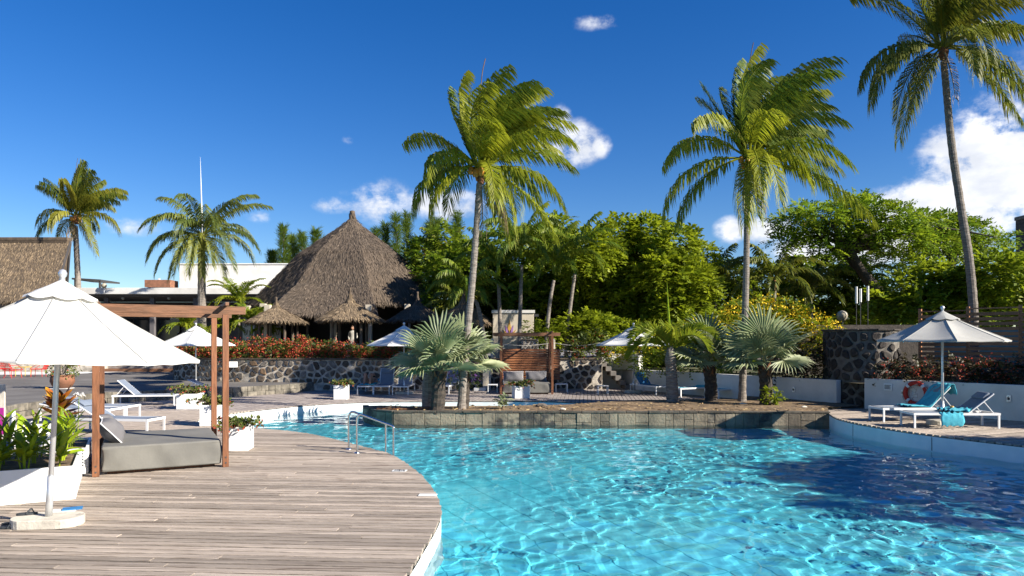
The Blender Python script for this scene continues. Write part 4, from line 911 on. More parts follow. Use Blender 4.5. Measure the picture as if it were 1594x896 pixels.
FR2 = [(183, 4, 1.12, .75), (196, -18, 1.15, .55, .3), (172, 36, .9, .95), (160, 62, 1.0, .6), (205, 48, .8, 1.1, .5), (2, 6, 1.12, .62), (-12, -14, 1.2, .42, .45), (8, 26, 1.1, .55), (15, 42, 1.1, .5), (-25, 22, 1.0, .7), (-85, 0, .8, 1.1, .75), (-100, 40, .9, .9), (-70, 62, 1.1, .6),
       (60, 72, 1.2, .5), (110, 78, 1.25, .35), (-40, 76, 1.2, .5), (30, 62, 1.2, .55, .5), (90, 60, 1.1, .6), (140, 74, 1.2, .25), (75, 15, .9, .9), (240, -30, .9, .7, .6), (-95, -45, .8, .5), (10, 68, 1.2, .55, .5), (170, 80, 1.2, .1)]
p = P(1155, 622, .2); coco_palm('tall coconut palm with straight trunk between the two rear fan palms', (p.x, p.y, .12), [(1157, 560), (1160, 480), (1162, 400), (1163, 320), (1165, 270)], p.y, (1166, 245), 3.2, FR2, 2, nl=64, leaf=.82, wd=.052)
FR3 = [(182, 16, 1.0, .8, .2), (195, -2, 1.0, .95, .25), (170, 50, .95, .7), (150, 70, 1.1, .4), (210, -48, 1.05, .3, .12), (-5, 22, 1.1, .5, .4), (5, 2, 1.15, .7, .2), (-20, -20, 1.15, .75, .1), (-40, -48, 1.1, .3, .1), (30, 40, 1.1, .6, .4), (60, 65, 1.1, .5), (100, 75, 1.1, .3), (-70, 60, 1.0, .8), (-100, 20, .9, 1.0, .2), (80, 10, .9, .9), (130, 25, .9, .9), (-130, 45, .9, .9), (0, 75, 1.1, .5), (20, 12, 1.1, .75)]
p = Q(1516, 545, 24); coco_palm('very tall coconut palm with leaning trunk behind the slatted fence', (p.x, 24, BZ), [(1516, 500), (1509, 410), (1497, 330), (1482, 230), (1474, 150), (1469, 95)], 24, (1469, 72), 3.7, FR3, 3, 'leaf_coco_dark', (.15, .1), nuts=False, nl=64, leaf=.84, wd=.054)
FR4 = [(175, 30, 1.0, .8, .4), (200, 5, .95, 1.1, .1), (5, 22, 1.05, .75, .6), (-25, -40, .9, .4), (20, 55, .9, .7), (-10, 48, .95, .7), (100, 78, 1.1, .2), (120, 82, 1.15, .1), (160, 60, .9, .4), (-80, 60, 1.0, .6, .6), (60, 70, 1.0, .4), (90, 30, .9, .8), (-110, 20, .8, 1.0, .6), (-70, 80, 1.0, .4)]
p = Q(122, 440, 48); coco_palm('small coconut palm with orange nuts beside the thatched house', (p.x, 48, UZ), [(122, 470), (121, 430), (119, 385), (117, 352)], 48, (118, 338), 3.5, FR4, 4, 'leaf_coco_dark', (.2, .16), wind=(.12, .04, 0), leaf=.9, nl=56, wd=.075)
# feather palm before the flat-roofed building
FR5 = [(180-8*0, 18, 1.0, .95), (195, 45, 1.0, .95), (165, 60, 1.0, .6), (0, 25, 1.0, .9), (15, 50, 1.15, .55), (-15, 60, 1.0, .9), (30, 62, 1.1, .6), (90, 50, 1, .8), (-90, 40, .95, 1.25), (-60, 50, 1.0, 1.2), (-120, 48, 1.0, 1.2), (-35, 20, 1.0, 1.2), (-145, 18, 1.0, 1.2), (-75, 10, .9, 1.3, .7), (-105, 5, .9, 1.3, .6), (-20, -5, .9, 1.0), (200, -8, .95, 1.0), (140, 30, 1, .9), (45, 20, 1, 1.0), (-50, 0, .85, 1.2, .8), (-100, -25, .8, 1.2, .6), (-70, -30, .8, 1.1, .7), (-125, -20, .85, 1.1, .5), (-30, -30, .85, 1.0, .6), (205, -28, .85, 1.0), (-90, 65, 1.0, 1.0), (60, 40, 1.05, .9), (120, 62, 1.0, .7)]
def feather_palm(name, label, base, trunk_px, d, crown_px, L, fronds, seed, mat, r, leaf, nl, wd, hang=.42, shaft=None, group=None, spear=True, vee=.3, tint=(.05, .4), cat='palm tree', dk=1.0):
    base = Vector(base); t = thing(name, label, cat, base, 0, group); palm_trunk(t, [Vector((0, 0, -.1))]+[Q(x, y, d)-base for x, y in trunk_px], r[0], r[1], flare=1.25)
    c = Q(*crown_px, d)-base; rg = random.Random(seed)
    for i, fd in enumerate(fronds):
        az, el, l, dr = fd[:4]; yl = fd[4] if len(fd) > 4 else rg.uniform(*tint)
        frond(t, c, math.radians(az+rg.uniform(-6, 6)), math.radians(el), L*l, dr*dk, (.05, .02, 0), mat, nl, leaf, wd, hang, seed*100+i, yl, vee)
    MB().tube([c+Vector((0, 0, -.55)), c+Vector((0, 0, -.3)), c+Vector((0, 0, .15))], [r[1], r[1]*1.2, r[1]*.6], 10).to('crown_shaft', shaft or 'boot', t, True)
    if spear: MB().tube([c, c+Vector((-.06, 0, L*.6)), c+Vector((-.12, 0, L*1.25))], [.05, .035, .004], 5).to('spear_leaf', 'white_paint' if spear == 'white' else 'leaf_planter', t)
    return t
p = Q(314, 505, 41); feather_palm('feather_palm', 'feather palm with white spear leaf before the flat roofed building', (p.x, 41, UZ), [(314, 500), (314, 450), (314, 382)], 41, (315, 368), 3.7, FR5, 5, 'leaf_royal', (.26, .2), .8, 64, .06, .55, 'bark_palm', spear='white', dk=1.3)
# slender palms behind the slatted day bed
FA = [(az, el, l, dr) for az, el, l, dr in ((180, 35, 1, 1.0), (140, 55, 1, .9), (-140, 50, 1, 1.0), (-90, 40, .95, 1.1), (0, 35, 1, 1.0), (40, 55, 1, .9), (-40, 50, 1, 1.0), (90, 45, 1, 1.0), (200, 65, .9, .7), (20, 70, .9, .6), (-60, 15, .9, 1.2), (-120, 12, .9, 1.2))]
for i, (xb, xt, yt, dd, L_, lab) in enumerate(((779, 776, 400, 33.0, 2.3, 'slender grey palm at the lotus emblem'), (808, 812, 372, 32.0, 2.6, 'slender straight palm between lotus emblem and stone pier'), (849, 862, 396, 32.5, 2.4, 'slender leaning palm beside the stone pier'), (881, 895, 385, 33.5, 2.6, 'slender pale palm at the slatted side screen'), (757, 728, 440, 31.5, 1.8, 'slender palm leaning towards the coconut trunk'))):
    b_ = Q(xb, 556, dd); feather_palm('slender_palm', lab, (b_.x, dd, UZ), [(xb+(xt-xb)*.15, 520), (xb+(xt-xb)*.55, 470), (xt, yt+40)], dd, (xt, yt+10), L_, FA, 20+i, 'leaf_coco', (.1, .075), .55, 30, .075, .55, 'leaf_planter', 'slender palms behind the day bed', spear=False, tint=(.0, .35))
# arching yellow-green palm with thick grey trunk on the island
FB = [(150, 60, 1, 1.55, .3), (200, 55, 1, 1.6, .35), (-20, 58, 1, 1.5, .3), (30, 60, 1.0, 1.5, .3), (-90, 62, .95, 1.7, .5), (90, 62, 1, 1.5, .3), (-55, 50, 1, 1.65, .45), (-130, 52, 1, 1.65, .4), (170, 35, .9, 1.4, .3), (5, 35, .9, 1.4, .3)]
p = P(1047, 625, .15); feather_palm('bottle_palm', 'short palm with thick grey trunk and curled drooping fronds', (p.x, p.y, .1), [(1046, 600), (1045, 578), (1044, 560)], p.y, (1044, 545), 1.75, FB, 9, 'leaf_coco', (.2, .16), .36, 40, .06, .2, 'bark_palm', spear=True, vee=.9)
# clump palms left of the pavilion and mid-distance palms
FC = [(az, el, l, dr) for az, el, l, dr in ((180, 55, 1, .9), (150, 65, 1, .8), (-150, 60, 1, .9), (-90, 55, .95, 1.0), (0, 55, 1, .9), (30, 65, 1, .8), (-40, 60, 1, .9), (90, 60, 1, .8), (-110, 30, .9, 1.1), (-60, 30, .9, 1.1), (200, 25, .9, 1.0), (-20, 25, .9, 1.0))]
for i, (x, y, dd, L_, lab) in enumerate(((372, 470, 38.5, 1.9, 'arching clump palm rising behind the carved screens'), (392, 505, 36.5, 1.5, 'low clump palm beside the small thatched parasol'), (292, 510, 36, 1.5, 'yellow green clump palm behind the white parasol'), (352, 512, 37, 1.4, 'low clump palm above the hedge end'), (420, 515, 37.4, 1.1, 'small clump palm under the thatch edge'))):
    b_ = Q(x, 560, dd); feather_palm('clump_palm', lab, (b_.x, dd, UZ), [(x, y+12)], dd, (x, y), L_, FC, 40+i, 'leaf_coco', (.07, .05), .42, 28, .07, .35, 'leaf_planter', 'clump palms along the terrace', spear=False, tint=(.15, .6), cat='palm')
for i, (x, y, dd, L_, lab) in enumerate(((1112, 440, 36, 2.6, 'far feather palm between the green tree and the coconut trunk'), (1205, 435, 34, 2.4, 'far feather palm behind the yellow flowers'), (1262, 450, 36, 2.3, 'far feather palm under the spreading tree'), (1330, 440, 40, 2.3, 'far feather palm behind the white light posts'), (715, 480, 37, 1.9, 'dark feather palm over the shaded thatched parasol'), (692, 400, 46, 2.6, 'feather palm above the thatch beside coconut trunk'))):
    b_ = Q(x, 560, dd); feather_palm('far_palm', lab, (b_.x, dd, BZ), [(x, y+60), (x, y+18)], dd, (x, y), L_, FA+[(70, 20, 1, 1), (-165, 15, 1, 1)], 60+i, 'leaf_coco_dark', (.12, .09), .6, 30, .085, .5, None, 'feather palms among the trees', spear=False, tint=(.1, .5))
# silver fan palms
def fan_leaf(parent, base, az, el, pl, R, seed, roll=0.0, tint0=.4, nseg=30, bend=.25):
    rg = np.random.default_rng(seed); bend = rg.uniform(.1, .8); nseg = int(rg.integers(24, 32)); R *= rg.uniform(.86, 1.08); a = Vector((math.cos(el)*math.cos(az), math.cos(el)*math.sin(az), math.sin(el))); base = Vector(base)
    up = Vector((0, 0, 1)); n = (up-a*up.dot(a)); n = n.normalized() if n.length > .15 else Vector((-math.cos(az), -math.sin(az), 0)); s = a.cross(n).normalized()
    n = (n*math.cos(roll)+s*math.sin(roll)).normalized(); s = a.cross(n).normalized(); hub = base+a*pl
    mb = MB().tube([base, base+a*pl*.5-up*.02, hub, hub+a*R*.25], [.032, .024, .018, .008], 5); v = [Vector(q) for q in mb.v]; f = list(mb.f); tn = [.55]*len(v)
    half = math.radians(128)
    for i in range(nseg):
        th = -half+2*half*(i+.5)/nseg; dth = half/nseg; rr = R*(1-.22*(abs(th)/half)**2)*rg.uniform(.92, 1.05)
        def pt(r, t_, lift): 
            c_, s_ = math.cos(t_), math.sin(t_); fold = .22*(abs(t_)/half)**1.5*r
            cup = n*(fold+lift-bend*(r/R)**2*R*.28); return hub+(a*c_+s*s_)*r+cup
        m = .52*rr; e = .80*rr; b0 = len(v); j = rg.normal()*.03
        v += [pt(.03, th, 0), pt(m, th-dth*.98, -.012), pt(m, th, .026), pt(m, th+dth*.98, -.012), pt(e, th-dth*.42+j, -.008), pt(e, th+j*.8, .012), pt(e, th+dth*.42+j, -.008), pt(rr, th+j*1.5, 0)-up*rg.uniform(.0, .14)]
        f += [(b0, b0+1, b0+2), (b0, b0+2, b0+3), (b0+1, b0+4, b0+5, b0+2), (b0+2, b0+5, b0+6, b0+3), (b0+4, b0+7, b0+5), (b0+5, b0+7, b0+6)]
        t_ = min(1, max(0, tint0+rg.normal()*.12)); tn += [t_]*7+[min(1, t_+.3)]
    return obj('fan_leaf', [tuple(q) for q in v], f, 'leaf_silver', parent, False, tn)
def fan_palm(label, base_px, z, top_px, leaves, R, seed, r=(.2, .17)):
    b_ = P(*base_px, z); t = thing('fan_palm', label, 'palm tree', b_, 0, 'silver fan palms'); c = Q(*top_px, b_.y)-b_; rg = random.Random(seed)
    q = smooth_poly([(0, 0, -.1), c*.4+Vector((.02, 0, 0)), c*.8, c], 5); MB().tube(q, [r[0]*(1.45 if i == 0 else 1.0+.12*(i % 2))*(1-.2*i/len(q)) for i in range(len(q))], 12).to('trunk', 'bark_dark', t)
    for k in range(12):
        a = k*2.4; h = .62+.36*(k/12); bs = c*h; MB().add([bs+Vector((math.cos(a+s)*r[1]*1.06, math.sin(a+s)*r[1]*1.06, z_)) for s, z_ in ((-.35, 0), (.35, 0))]+[bs+Vector((math.cos(a)*r[1]*1.5, math.sin(a)*r[1]*1.5, .24)), bs+Vector((math.cos(a)*r[1]*1.0, math.sin(a)*r[1]*1.0, .05))], [(0, 1, 2), (0, 2, 3), (1, 3, 2)]).to('leaf_base', 'boot', t)
    for i, (az, el, pl, sz) in enumerate(leaves): fan_leaf(t, c+Vector((0, 0, .05)), math.radians(az), math.radians(el), pl, R*sz, seed*50+i, rg.uniform(-.5, .5), rg.uniform(.15, .6))
LV = [(168, 20, .6, 1), (200, 0, .5, .85), (140, 52, .7, 1.05), (225, 50, .55, .9), (100, 80, .8, 1.1), (55, 60, .7, 1.05), (300, 62, .5, .85), (15, 34, .65, 1), (-14, 6, .55, .95), (262, 30, .4, .7), (90, 20, .5, .9)]
fan_palm('silver fan palm with rough dark trunk on the island tip', (680, 637), .15, (684, 578), LV, 1.06, 1)
fan_palm('silver fan palm beside the coconut trunk on the island', (722, 633), .15, (722, 572), [(az+25, el, pl, sz*.92) for az, el, pl, sz in LV[:13] if not (150 < az+25 < 215 and el < 30)], 1.0, 2, (.15, .14))
b_ = P(668, 632, .15); o = thing('palm_stump', 'bare grey palm stem close behind the island fan palm', 'palm stem', b_); MB().tube([(0, 0, -.1), (-.03, .1, .5), (0, .15, 1.2)], [.22, .19, .15], 12).to('stem', 'bark_palm', o)
fan_palm('silver fan palm between the thick grey palm and coconut trunk', (1107, 624), .15, (1104, 566), [(az+10, el, pl, sz) for az, el, pl, sz in LV], 1.0, 3)
fan_palm('silver fan palm with a leafy shrub at its foot', (1193, 629), .15, (1190, 566), [(az-15, el, pl, sz) for az, el, pl, sz in LV], 1.05, 4)

# ================================================================ broad-leaved trees, shrubs, hedges
def sprays(rg, pos, dirs, L, nl, ll, up=.3):
    """feathery sprays: nl leaflets along each short axis"""
    n = len(pos); d = dirs/np.linalg.norm(dirs, axis=1, keepdims=True); sd = np.cross(d, [0, 0, 1.0])+rg.normal(size=(n, 3))*.25; sd /= np.linalg.norm(sd, axis=1, keepdims=True)+1e-9
    nn = np.cross(sd, d); nn *= np.sign(nn[:, 2:3]+1e-6); P_, A, N, T_ = [], [], [], []; base = rg.random(n)
    for k in range(nl):
        s = (k//2+.7)/(nl/2+.4); sg = 1 if k % 2 else -1; q = pos+d*(L*s)[:, None]-np.array([0, 0, 1.0])*(L*.35*s*s)[:, None]
        P_.append(q); A.append(sd*sg*.85+d*.55+rg.normal(size=(n, 3))*.15); N.append(nn+rg.normal(size=(n, 3))*.25); T_.append(np.clip(base*.75+rg.random(n)*.25, 0, 1))
    return np.concatenate(P_), np.concatenate(A), np.concatenate(N), np.concatenate(T_)
def tree(name, label, base, blobs, dens, leafmat, barkmat='bark', trunk_r=.25, seed=1, flat=.8, L=.55, ll=.25, lw=.125, nl=9, flowers=None, group=None, limbs=True, fork=.35, cat='tree', tbias=.0, stems=None):
    """blobs: (centre, radius) in world metres"""
    base = Vector(base); t = thing(name, label, cat, base, 0, group); rg = np.random.default_rng(seed); ps = []; ds = []; bl = [(np.array(c)-np.array(base), r) for c, r in blobs]
    for c, r in bl:
        n = int(dens*r*r*(1 if flat > .6 else .8)); u = unit(rg, n); rad = r*rg.uniform(.55, 1.08, n)**.6
        sc_ = np.array([1, 1, flat]); lump = 1+.22*np.sin(u[:, 0]*5+seed)*np.sin(u[:, 1]*6+c[0])*np.sin(u[:, 2]*5+c[2]); ps.append(c+u*(rad*lump)[:, None]*sc_); ds.append(u*[1, 1, .6]+rg.normal(size=(n, 3))*.45+[0, 0, .1])
    ps = np.concatenate(ps); ds = np.concatenate(ds); lp, la_, ln_, lt = sprays(rg, ps, ds, rg.uniform(.7, 1.2, len(ps))*L, nl, ll)
    k = len(lp); struct(leaf_mesh('crown', lp, la_, ln_, rg.uniform(.75, 1.2, k)*ll, lw, np.clip(lt**1.6+tbias, 0, 1), leafmat, t), 'stuff')
    cm = sum((Vector(c) for c, r in bl), Vector())/len(bl)
    if stems is None: stems = [[(0, 0, -.1), (cm.x*fork*.5, cm.y*fork*.5, cm.z*fork*.5), (cm.x*fork, cm.y*fork, cm.z*fork)]]
    tr = MB()
    for s in stems: 
        q = smooth_poly(s, 5); tr.tube(q, [trunk_r*(1-.5*i/(len(q)-1))*(1.25 if i == 0 else 1) for i in range(len(q))], 10)
    tk = tr.to('trunk', barkmat, t, True)
    if limbs:
        ends = [Vector(s[-1]) for s in stems]
        for i, (c, r) in enumerate(bl):
            c = Vector(c); e = min(ends, key=lambda q: (q-c).length); mid = e.lerp(c, .5)+Vector((rg.normal()*.2, rg.normal()*.2, .12*(c-e).length))
            MB().tube(smooth_poly([e-Vector((0, 0, .15)), mid, c], 4), [trunk_r*.42*(1-.8*j/8) for j in range(9)], 6).to('limb', barkmat, t, True)
    if flowers:
        fm, nf, fs = flowers; pk = ps[rg.choice(len(ps), nf)]; pk = np.repeat(pk, 12, 0)+rg.normal(size=(nf*12, 3))*fs*1.6; k = len(pk)
        struct(leaf_mesh('blossom', pk, rg.normal(size=(k, 3))+[0, -.2, .3], rg.normal(size=(k, 3)), fs, fs*.8, rg.random(k), fm, t), 'stuff')
    return t
def px_blobs(lst, d, dd, seed):
    rg = random.Random(seed); return [(Q(x, y, d+(rg.uniform(-dd, dd) if len(e) == 0 else e[0])), r*d/F) for x, y, r, *e in lst]
GT = 'trees behind the pool garden'
B1 = [(925, 392, 34), (965, 372, 36), (1010, 368, 34), (1050, 385, 34), (1085, 405, 28), (905, 425, 32), (945, 425, 40), (995, 410, 40), (1040, 430, 40), (1082, 445, 34), (915, 465, 34), (960, 470, 40), (1010, 465, 42), (1055, 480, 38), (935, 505, 30), (985, 510, 38), (1035, 520, 36), (1075, 510, 30), (900, 380, 22), (975, 395, 36, 3), (1030, 410, 36, 3), (950, 445, 38, 3), (1010, 440, 40, 3.5), (1060, 455, 36, 3), (985, 490, 40, 3), (1045, 505, 38, 3), (930, 485, 34, 3)]
t1 = tree('broadleaf_tree', 'big bright green tree with hanging sprays above the white parasol', (Q(960, 560, 37).x, 37, BZ), px_blobs(B1, 36, 2.2, 1), 250, 'leaf_tree', seed=3, flat=.85, L=.55, flowers=('flower_orange', 12, .09), group=GT, tbias=.16)
B2 = [(660, 395, 26), (690, 370, 24), (700, 420, 30), (735, 400, 30), (668, 435, 26), (720, 450, 30), (770, 385, 30), (765, 430, 32), (800, 410, 30), (750, 470, 28), (790, 470, 30), (690, 465, 26), (720, 415, 34, 3), (770, 440, 34, 3), (740, 490, 34, 3), (790, 500, 34, 2)]
tree('broadleaf_tree', 'dark leafy tree with orange blossom behind the coconut trunk', (Q(735, 560, 40).x, 40, UZ), px_blobs(B2, 40, 2, 2), 230, 'leaf_dark', seed=5, flat=.85, flowers=('flower_orange', 26, .1), group=GT)
B3 = [(830, 385, 30), (865, 375, 30), (840, 425, 32), (880, 420, 30), (860, 465, 32), (820, 465, 28), (895, 465, 28), (845, 505, 30), (885, 510, 30), (870, 355, 20), (850, 440, 36, 3), (880, 480, 36, 3), (835, 490, 36, 3)]
tree('broadleaf_tree', 'mid green tree with a few orange flowers behind the slender palms', (Q(855, 560, 38).x, 38, UZ), px_blobs(B3, 38.5, 1.6, 3), 240, 'leaf_dark', seed=6, flat=.85, flowers=('flower_orange', 16, .1), group=GT, tbias=.15)
B4 = [(1235, 345, 30), (1275, 335, 30), (1315, 325, 30), (1355, 322, 30), (1395, 335, 28), (1430, 345, 28), (1470, 345, 28), (1505, 358, 26), (1540, 380, 24), (1225, 375, 22), (1265, 365, 28), (1310, 360, 32), (1360, 360, 32), (1410, 372, 32), (1455, 380, 30), (1500, 395, 28), (1340, 395, 26), (1390, 405, 28), (1435, 410, 28), (1290, 390, 20), (1555, 370, 16), (1245, 325, 18), (1330, 310, 22)]
bb = Q(1385, 520, 36); dlt = lambda x, y, d: tuple(Q(x, y, d)-Vector((bb.x, 36, BZ)))
tree('flamboyant_tree', 'wide umbrella shaped tree with layered feathery crown and leaning dark trunk', (bb.x, 36, BZ), px_blobs(B4, 36, 2.4, 4), 190, 'leaf_flamboyant', 'bark_dark', .3, 8, .27, .7, .19, .09, 11, ('flower_orange', 4, .09), GT,
     stems=[[(0, 0, -.1), dlt(1383, 480, 36), dlt(1350, 430, 36), dlt(1305, 395, 36)], [dlt(1375, 470, 36), dlt(1340, 420, 35), dlt(1320, 380, 34.5)]], fork=.5)
bb = Q(1483, 520, 37); dl2 = lambda x, y, d: tuple(Q(x, y, d)-Vector((bb.x, 37, BZ)))
B5 = [(1455, 350, 24), (1490, 352, 24), (1465, 380, 26), (1510, 380, 22), (1440, 375, 22)]
tree('flamboyant_tree', 'umbrella shaped tree with upright forked trunk close behind the tall palm', (bb.x, 37, BZ), px_blobs(B5, 37, 1.2, 5), 180, 'leaf_flamboyant', 'bark_dark', .34, 9, .27, .7, .19, .09, 11, None, GT, stems=[[(0, 0, -.1), dl2(1480, 450, 37), dl2(1482, 400, 37)]])
B6 = [(1410, 450, 34), (1450, 435, 34), (1490, 445, 34), (1530, 430, 34), (1565, 420, 34), (1590, 440, 34), (1425, 480, 34), (1470, 475, 34), (1520, 470, 36), (1570, 470, 36), (1610, 460, 36), (1620, 420, 34), (1380, 470, 26)]
tree('broadleaf_tree', 'yellow green leafy tree behind the slatted fence', (Q(1520, 560, 31).x, 31, BZ), px_blobs(B6, 30, 1.6, 6), 230, 'leaf_tree', seed=12, flat=.7, L=.55, group=GT, tbias=.05)
B7 = [(1135, 430, 24), (1160, 450, 26), (1200, 440, 26), (1240, 430, 28), (1280, 425, 28), (1320, 440, 28), (1350, 460, 28), (1180, 480, 28), (1230, 470, 30), (1280, 465, 30), (1325, 480, 30), (1365, 490, 24), (1130, 470, 26), (1150, 500, 30, 1), (1210, 505, 30, 1), (1270, 500, 30, 1), (1330, 505, 30, 1), (1400, 490, 30, 1)]
tree('broadleaf_tree', 'dark green tree filling the gap behind the yellow flowers', (Q(1240, 560, 41).x, 41, BZ), px_blobs(B7, 41, 1.5, 7), 220, 'leaf_dark', seed=14, flat=.85, group=GT, tbias=.12)
# shrubs
GS = 'garden shrubs'
def shrub(label, lst, d, dd, leafmat, seed, dens=260, flowers=None, L=.3, ll=.13, lw=.07, z=BZ, name='flowering_shrub', nl=7, tb=0.0):
    bl = px_blobs(lst, d, dd, seed); b_ = Vector(sum((Vector(c) for c, r in bl), Vector())/len(bl)); return tree(name, label, (b_.x, b_.y, z), bl, dens, leafmat, 'twig', .05, seed, .9, L, ll, lw, nl, flowers, GS, limbs=False, cat='shrub', tbias=tb)
shrub('tall shrub covered in yellow trumpet flowers by the dark stone wall', [(1150, 490, 24), (1190, 482, 26), (1225, 490, 26), (1255, 503, 24), (1280, 515, 22), (1210, 515, 26), (1245, 530, 24), (1170, 515, 26), (1285, 540, 14)], 26, .8, 'leaf_tree', 21, 330, ('flower_yellow', 300, .085))
shrub('sprawling shrub with small yellow flowers behind the white parasol', [(1040, 535, 26), (1075, 520, 26), (1000, 540, 24), (1110, 505, 26), (960, 540, 22), (1125, 530, 26)], 32, .8, 'leaf_tree', 22, 260, ('flower_yellow', 130, .08), tb=.05)
shrub('rounded leafy green shrub before the white block', [(830, 512, 14), (850, 508, 14), (868, 512, 12), (845, 522, 12)], 32.5, .4, 'leaf_tree', 23, 420, z=UZ, tb=.1)
shrub('leafy shrub with pink flowers above the dark end of the stone wall', [(905, 535, 15), (925, 528, 15), (895, 548, 10), (918, 548, 12), (940, 540, 12)], 31, .4, 'leaf_hedge', 24, 420, ('flower_red', 26, .06), z=UZ, tb=.15)
shrub('added bright green hedge bank filling the dark gap under the big green tree', [(890, 505, 17), (912, 500, 18), (935, 505, 18), (958, 510, 18), (982, 518, 18), (1008, 512, 18), (865, 522, 14), (925, 522, 16), (968, 530, 16), (1035, 520, 16)], 33.2, .4, 'leaf_tree', 39, 330, None, .35, .16, .09, UZ, tb=.12)  # hedge added to brighten the dark gap below the crowns
shrub('dark hedge shrub behind the low white wall', [(1000, 560, 18), (1040, 562, 18), (1080, 565, 18), (1120, 568, 18), (1160, 568, 20), (1020, 545, 18), (1065, 548, 18), (1110, 550, 18)], 27.5, .5, 'leaf_dark', 25, 360)
shrub('dark bronze leaved hedge beside the dark stone wall', [(1215, 570, 20), (1245, 568, 22), (1275, 565, 22), (1230, 548, 18), (1265, 545, 20), (1290, 575, 14)], 24, .4, 'leaf_bronze', 26, 420, tb=.0)
for i, (x0, lab) in enumerate(((1395, 'bronze hedge bush with red flowers beside the dark stone wall'), (1455, 'bronze hedge bush with red flowers behind the shaded parasol'), (1520, 'bronze hedge bush with red flowers before the tall palm'), (1580, 'bronze hedge bush with spiky leaves at the fence end'))):
    dd = 20.6-.75*i; shrub(lab, [(x0-18, 584, 17), (x0+10, 582, 18), (x0+34, 585, 17), (x0-5, 572, 15), (x0+22, 570, 15)], dd, .25, 'leaf_bronze', 30+i, 520, ('flower_red', 22, .055), .22, .1, .06, tb=.05)
shrub('leafy green shrub at the foot of the fan palm', [(1203, 612, 11), (1198, 622, 8), (1210, 620, 8)], 21.2, .1, 'leaf_tree', 36, 900, None, .16, .09, .05, IZ, tb=.1)
shrub('small violet flowering plant at the foot of the stone wall', [(708, 588, 9), (735, 590, 10), (722, 598, 8)], 28.2, .15, 'leaf_hedge', 37, 700, ('flower_violet', 12, .05), .2, .09, .05, 0)
shrub('tiny grey leaved plant on the island edge', [(778, 622, 6), (786, 620, 6), (783, 628, 4)], 20.4, .06, 'leaf_silver', 38, 1500, None, .12, .08, .05, IZ)
# red flowering hedges along the stone wall
def wall_hedge(u0, u1, label, seed, zt=.62):
    rg = np.random.default_rng(seed); pts = [Vector((*p, 0)) for p in wall_line]; bl = []; seg = [(b-a).length for a, b in zip(pts[:-1], pts[1:])]
    u = u0
    while u < u1:
        w = u
        for a, b, s in zip(pts[:-1], pts[1:], seg):
            if w <= s: q = a.lerp(b, w/s); break
            w -= s
        bl.append(((q.x, q.y+.5, 1.28+rg.uniform(.16, .3)), rg.uniform(.36, .46))); bl.append(((q.x+.2, q.y+.85, 1.3+rg.uniform(.25, zt*.75)), rg.uniform(.36, .46))); u += .42
    b_ = bl[len(bl)//2][0]; return tree('flowering_hedge', label, (b_[0], b_[1], UZ), bl, 520, 'leaf_hedge', 'twig', .04, seed, .85, .2, .085, .05, 7, ('flower_red', int(300*(u1-u0)/3), .062), 'red flowering hedges on the stone wall', limbs=False, cat='hedge', tbias=.1)
wall_hedge(1.2, 4.6, 'red flowering hedge at the rounded end of the stone wall', 51); wall_hedge(4.9, 8.1, 'red flowering hedge along the wall beside the carved screens', 52, .85); wall_hedge(8.5, 10.1, 'short red flowering hedge between the pavilion columns', 53); wall_hedge(10.5, 14.3, 'red and yellow flowering hedge below the pavilion front', 54)
# conifers behind the pavilion
def casuarina(x, yt, yb, d, w, label, seed):
    b_ = Q(x, 560, d); t = thing('casuarina_tree', label, 'tree', (b_.x, d, UZ), 0, 'wispy conifers behind the pavilion'); rg = np.random.default_rng(seed); z0, z1 = Q(x, yb, d).z-UZ, Q(x, yt, d).z-UZ; n = 620
    s = rg.random(n)**.8; h = z0+(z1-z0)*s; r = (w*d/F)*(1-s)**1.1*rg.uniform(.2, 1.2, n)*(.75+.45*np.sin(s*31+seed)); a = rg.random(n)*6.283; p = np.stack([r*np.cos(a), r*np.sin(a), h], 1); dr = np.stack([np.cos(a)*.6, np.sin(a)*.6, np.full(n, .9)], 1)
    lp, la_, ln_, lt = sprays(rg, p, dr+rg.normal(size=dr.shape)*.25, rg.uniform(.4, .9, n), 8, .3); k = len(lp)
    struct(leaf_mesh('crown', lp, la_*.5+np.repeat(dr[None], 8, 0).reshape(-1, 3)*.7, ln_, rg.uniform(.25, .5, k), .035, lt*.8, 'leaf_casuarina', t), 'stuff'); MB().tube([(0, 0, 0), (0, 0, z1*.6), (.05, 0, z1)], [.18, .1, .02], 6).to('trunk', 'bark', t)
for i, (x, yt, w) in enumerate(((441, 356, 10), (455, 372, 14), (470, 366, 12), (492, 362, 8), (425, 395, 12), (600, 352, 12), (617, 338, 10), (633, 336, 9), (648, 375, 14), (585, 362, 10), (668, 352, 10), (712, 335, 8), (680, 345, 8))):
    casuarina(x, yt, 470, 62+i % 3, w, 'wispy conifer between the white upper block and the tall thatched roof' if x < 520 else 'wispy conifer between the tall thatched roof and the curved coconut trunk', 70+i)
# a far wood closes the view
def far_wood():
    rg = np.random.default_rng(91); n = 9000; az = np.radians(rg.uniform(-62, 62, n)); d = rg.uniform(75, 100, n); h = 1.0+rg.random(n)**.7*(5.2+1.5*np.sin(az*23)+1.2*np.sin(az*51+1))*np.where(np.degrees(az) < -24, .42, 1); p = np.stack([np.sin(az)*d, np.cos(az)*d, h], 1)
    lp, la_, ln_, lt = sprays(rg, p, rg.normal(size=p.shape)+[0, 0, .4], rg.uniform(.6, 1.1, n), 8, .5); k = len(lp)
    struct(leaf_mesh('distant_wood', lp, la_, ln_, rg.uniform(.35, .7, k), .24, lt*.6, 'leaf_dark'), 'stuff')
far_wood()
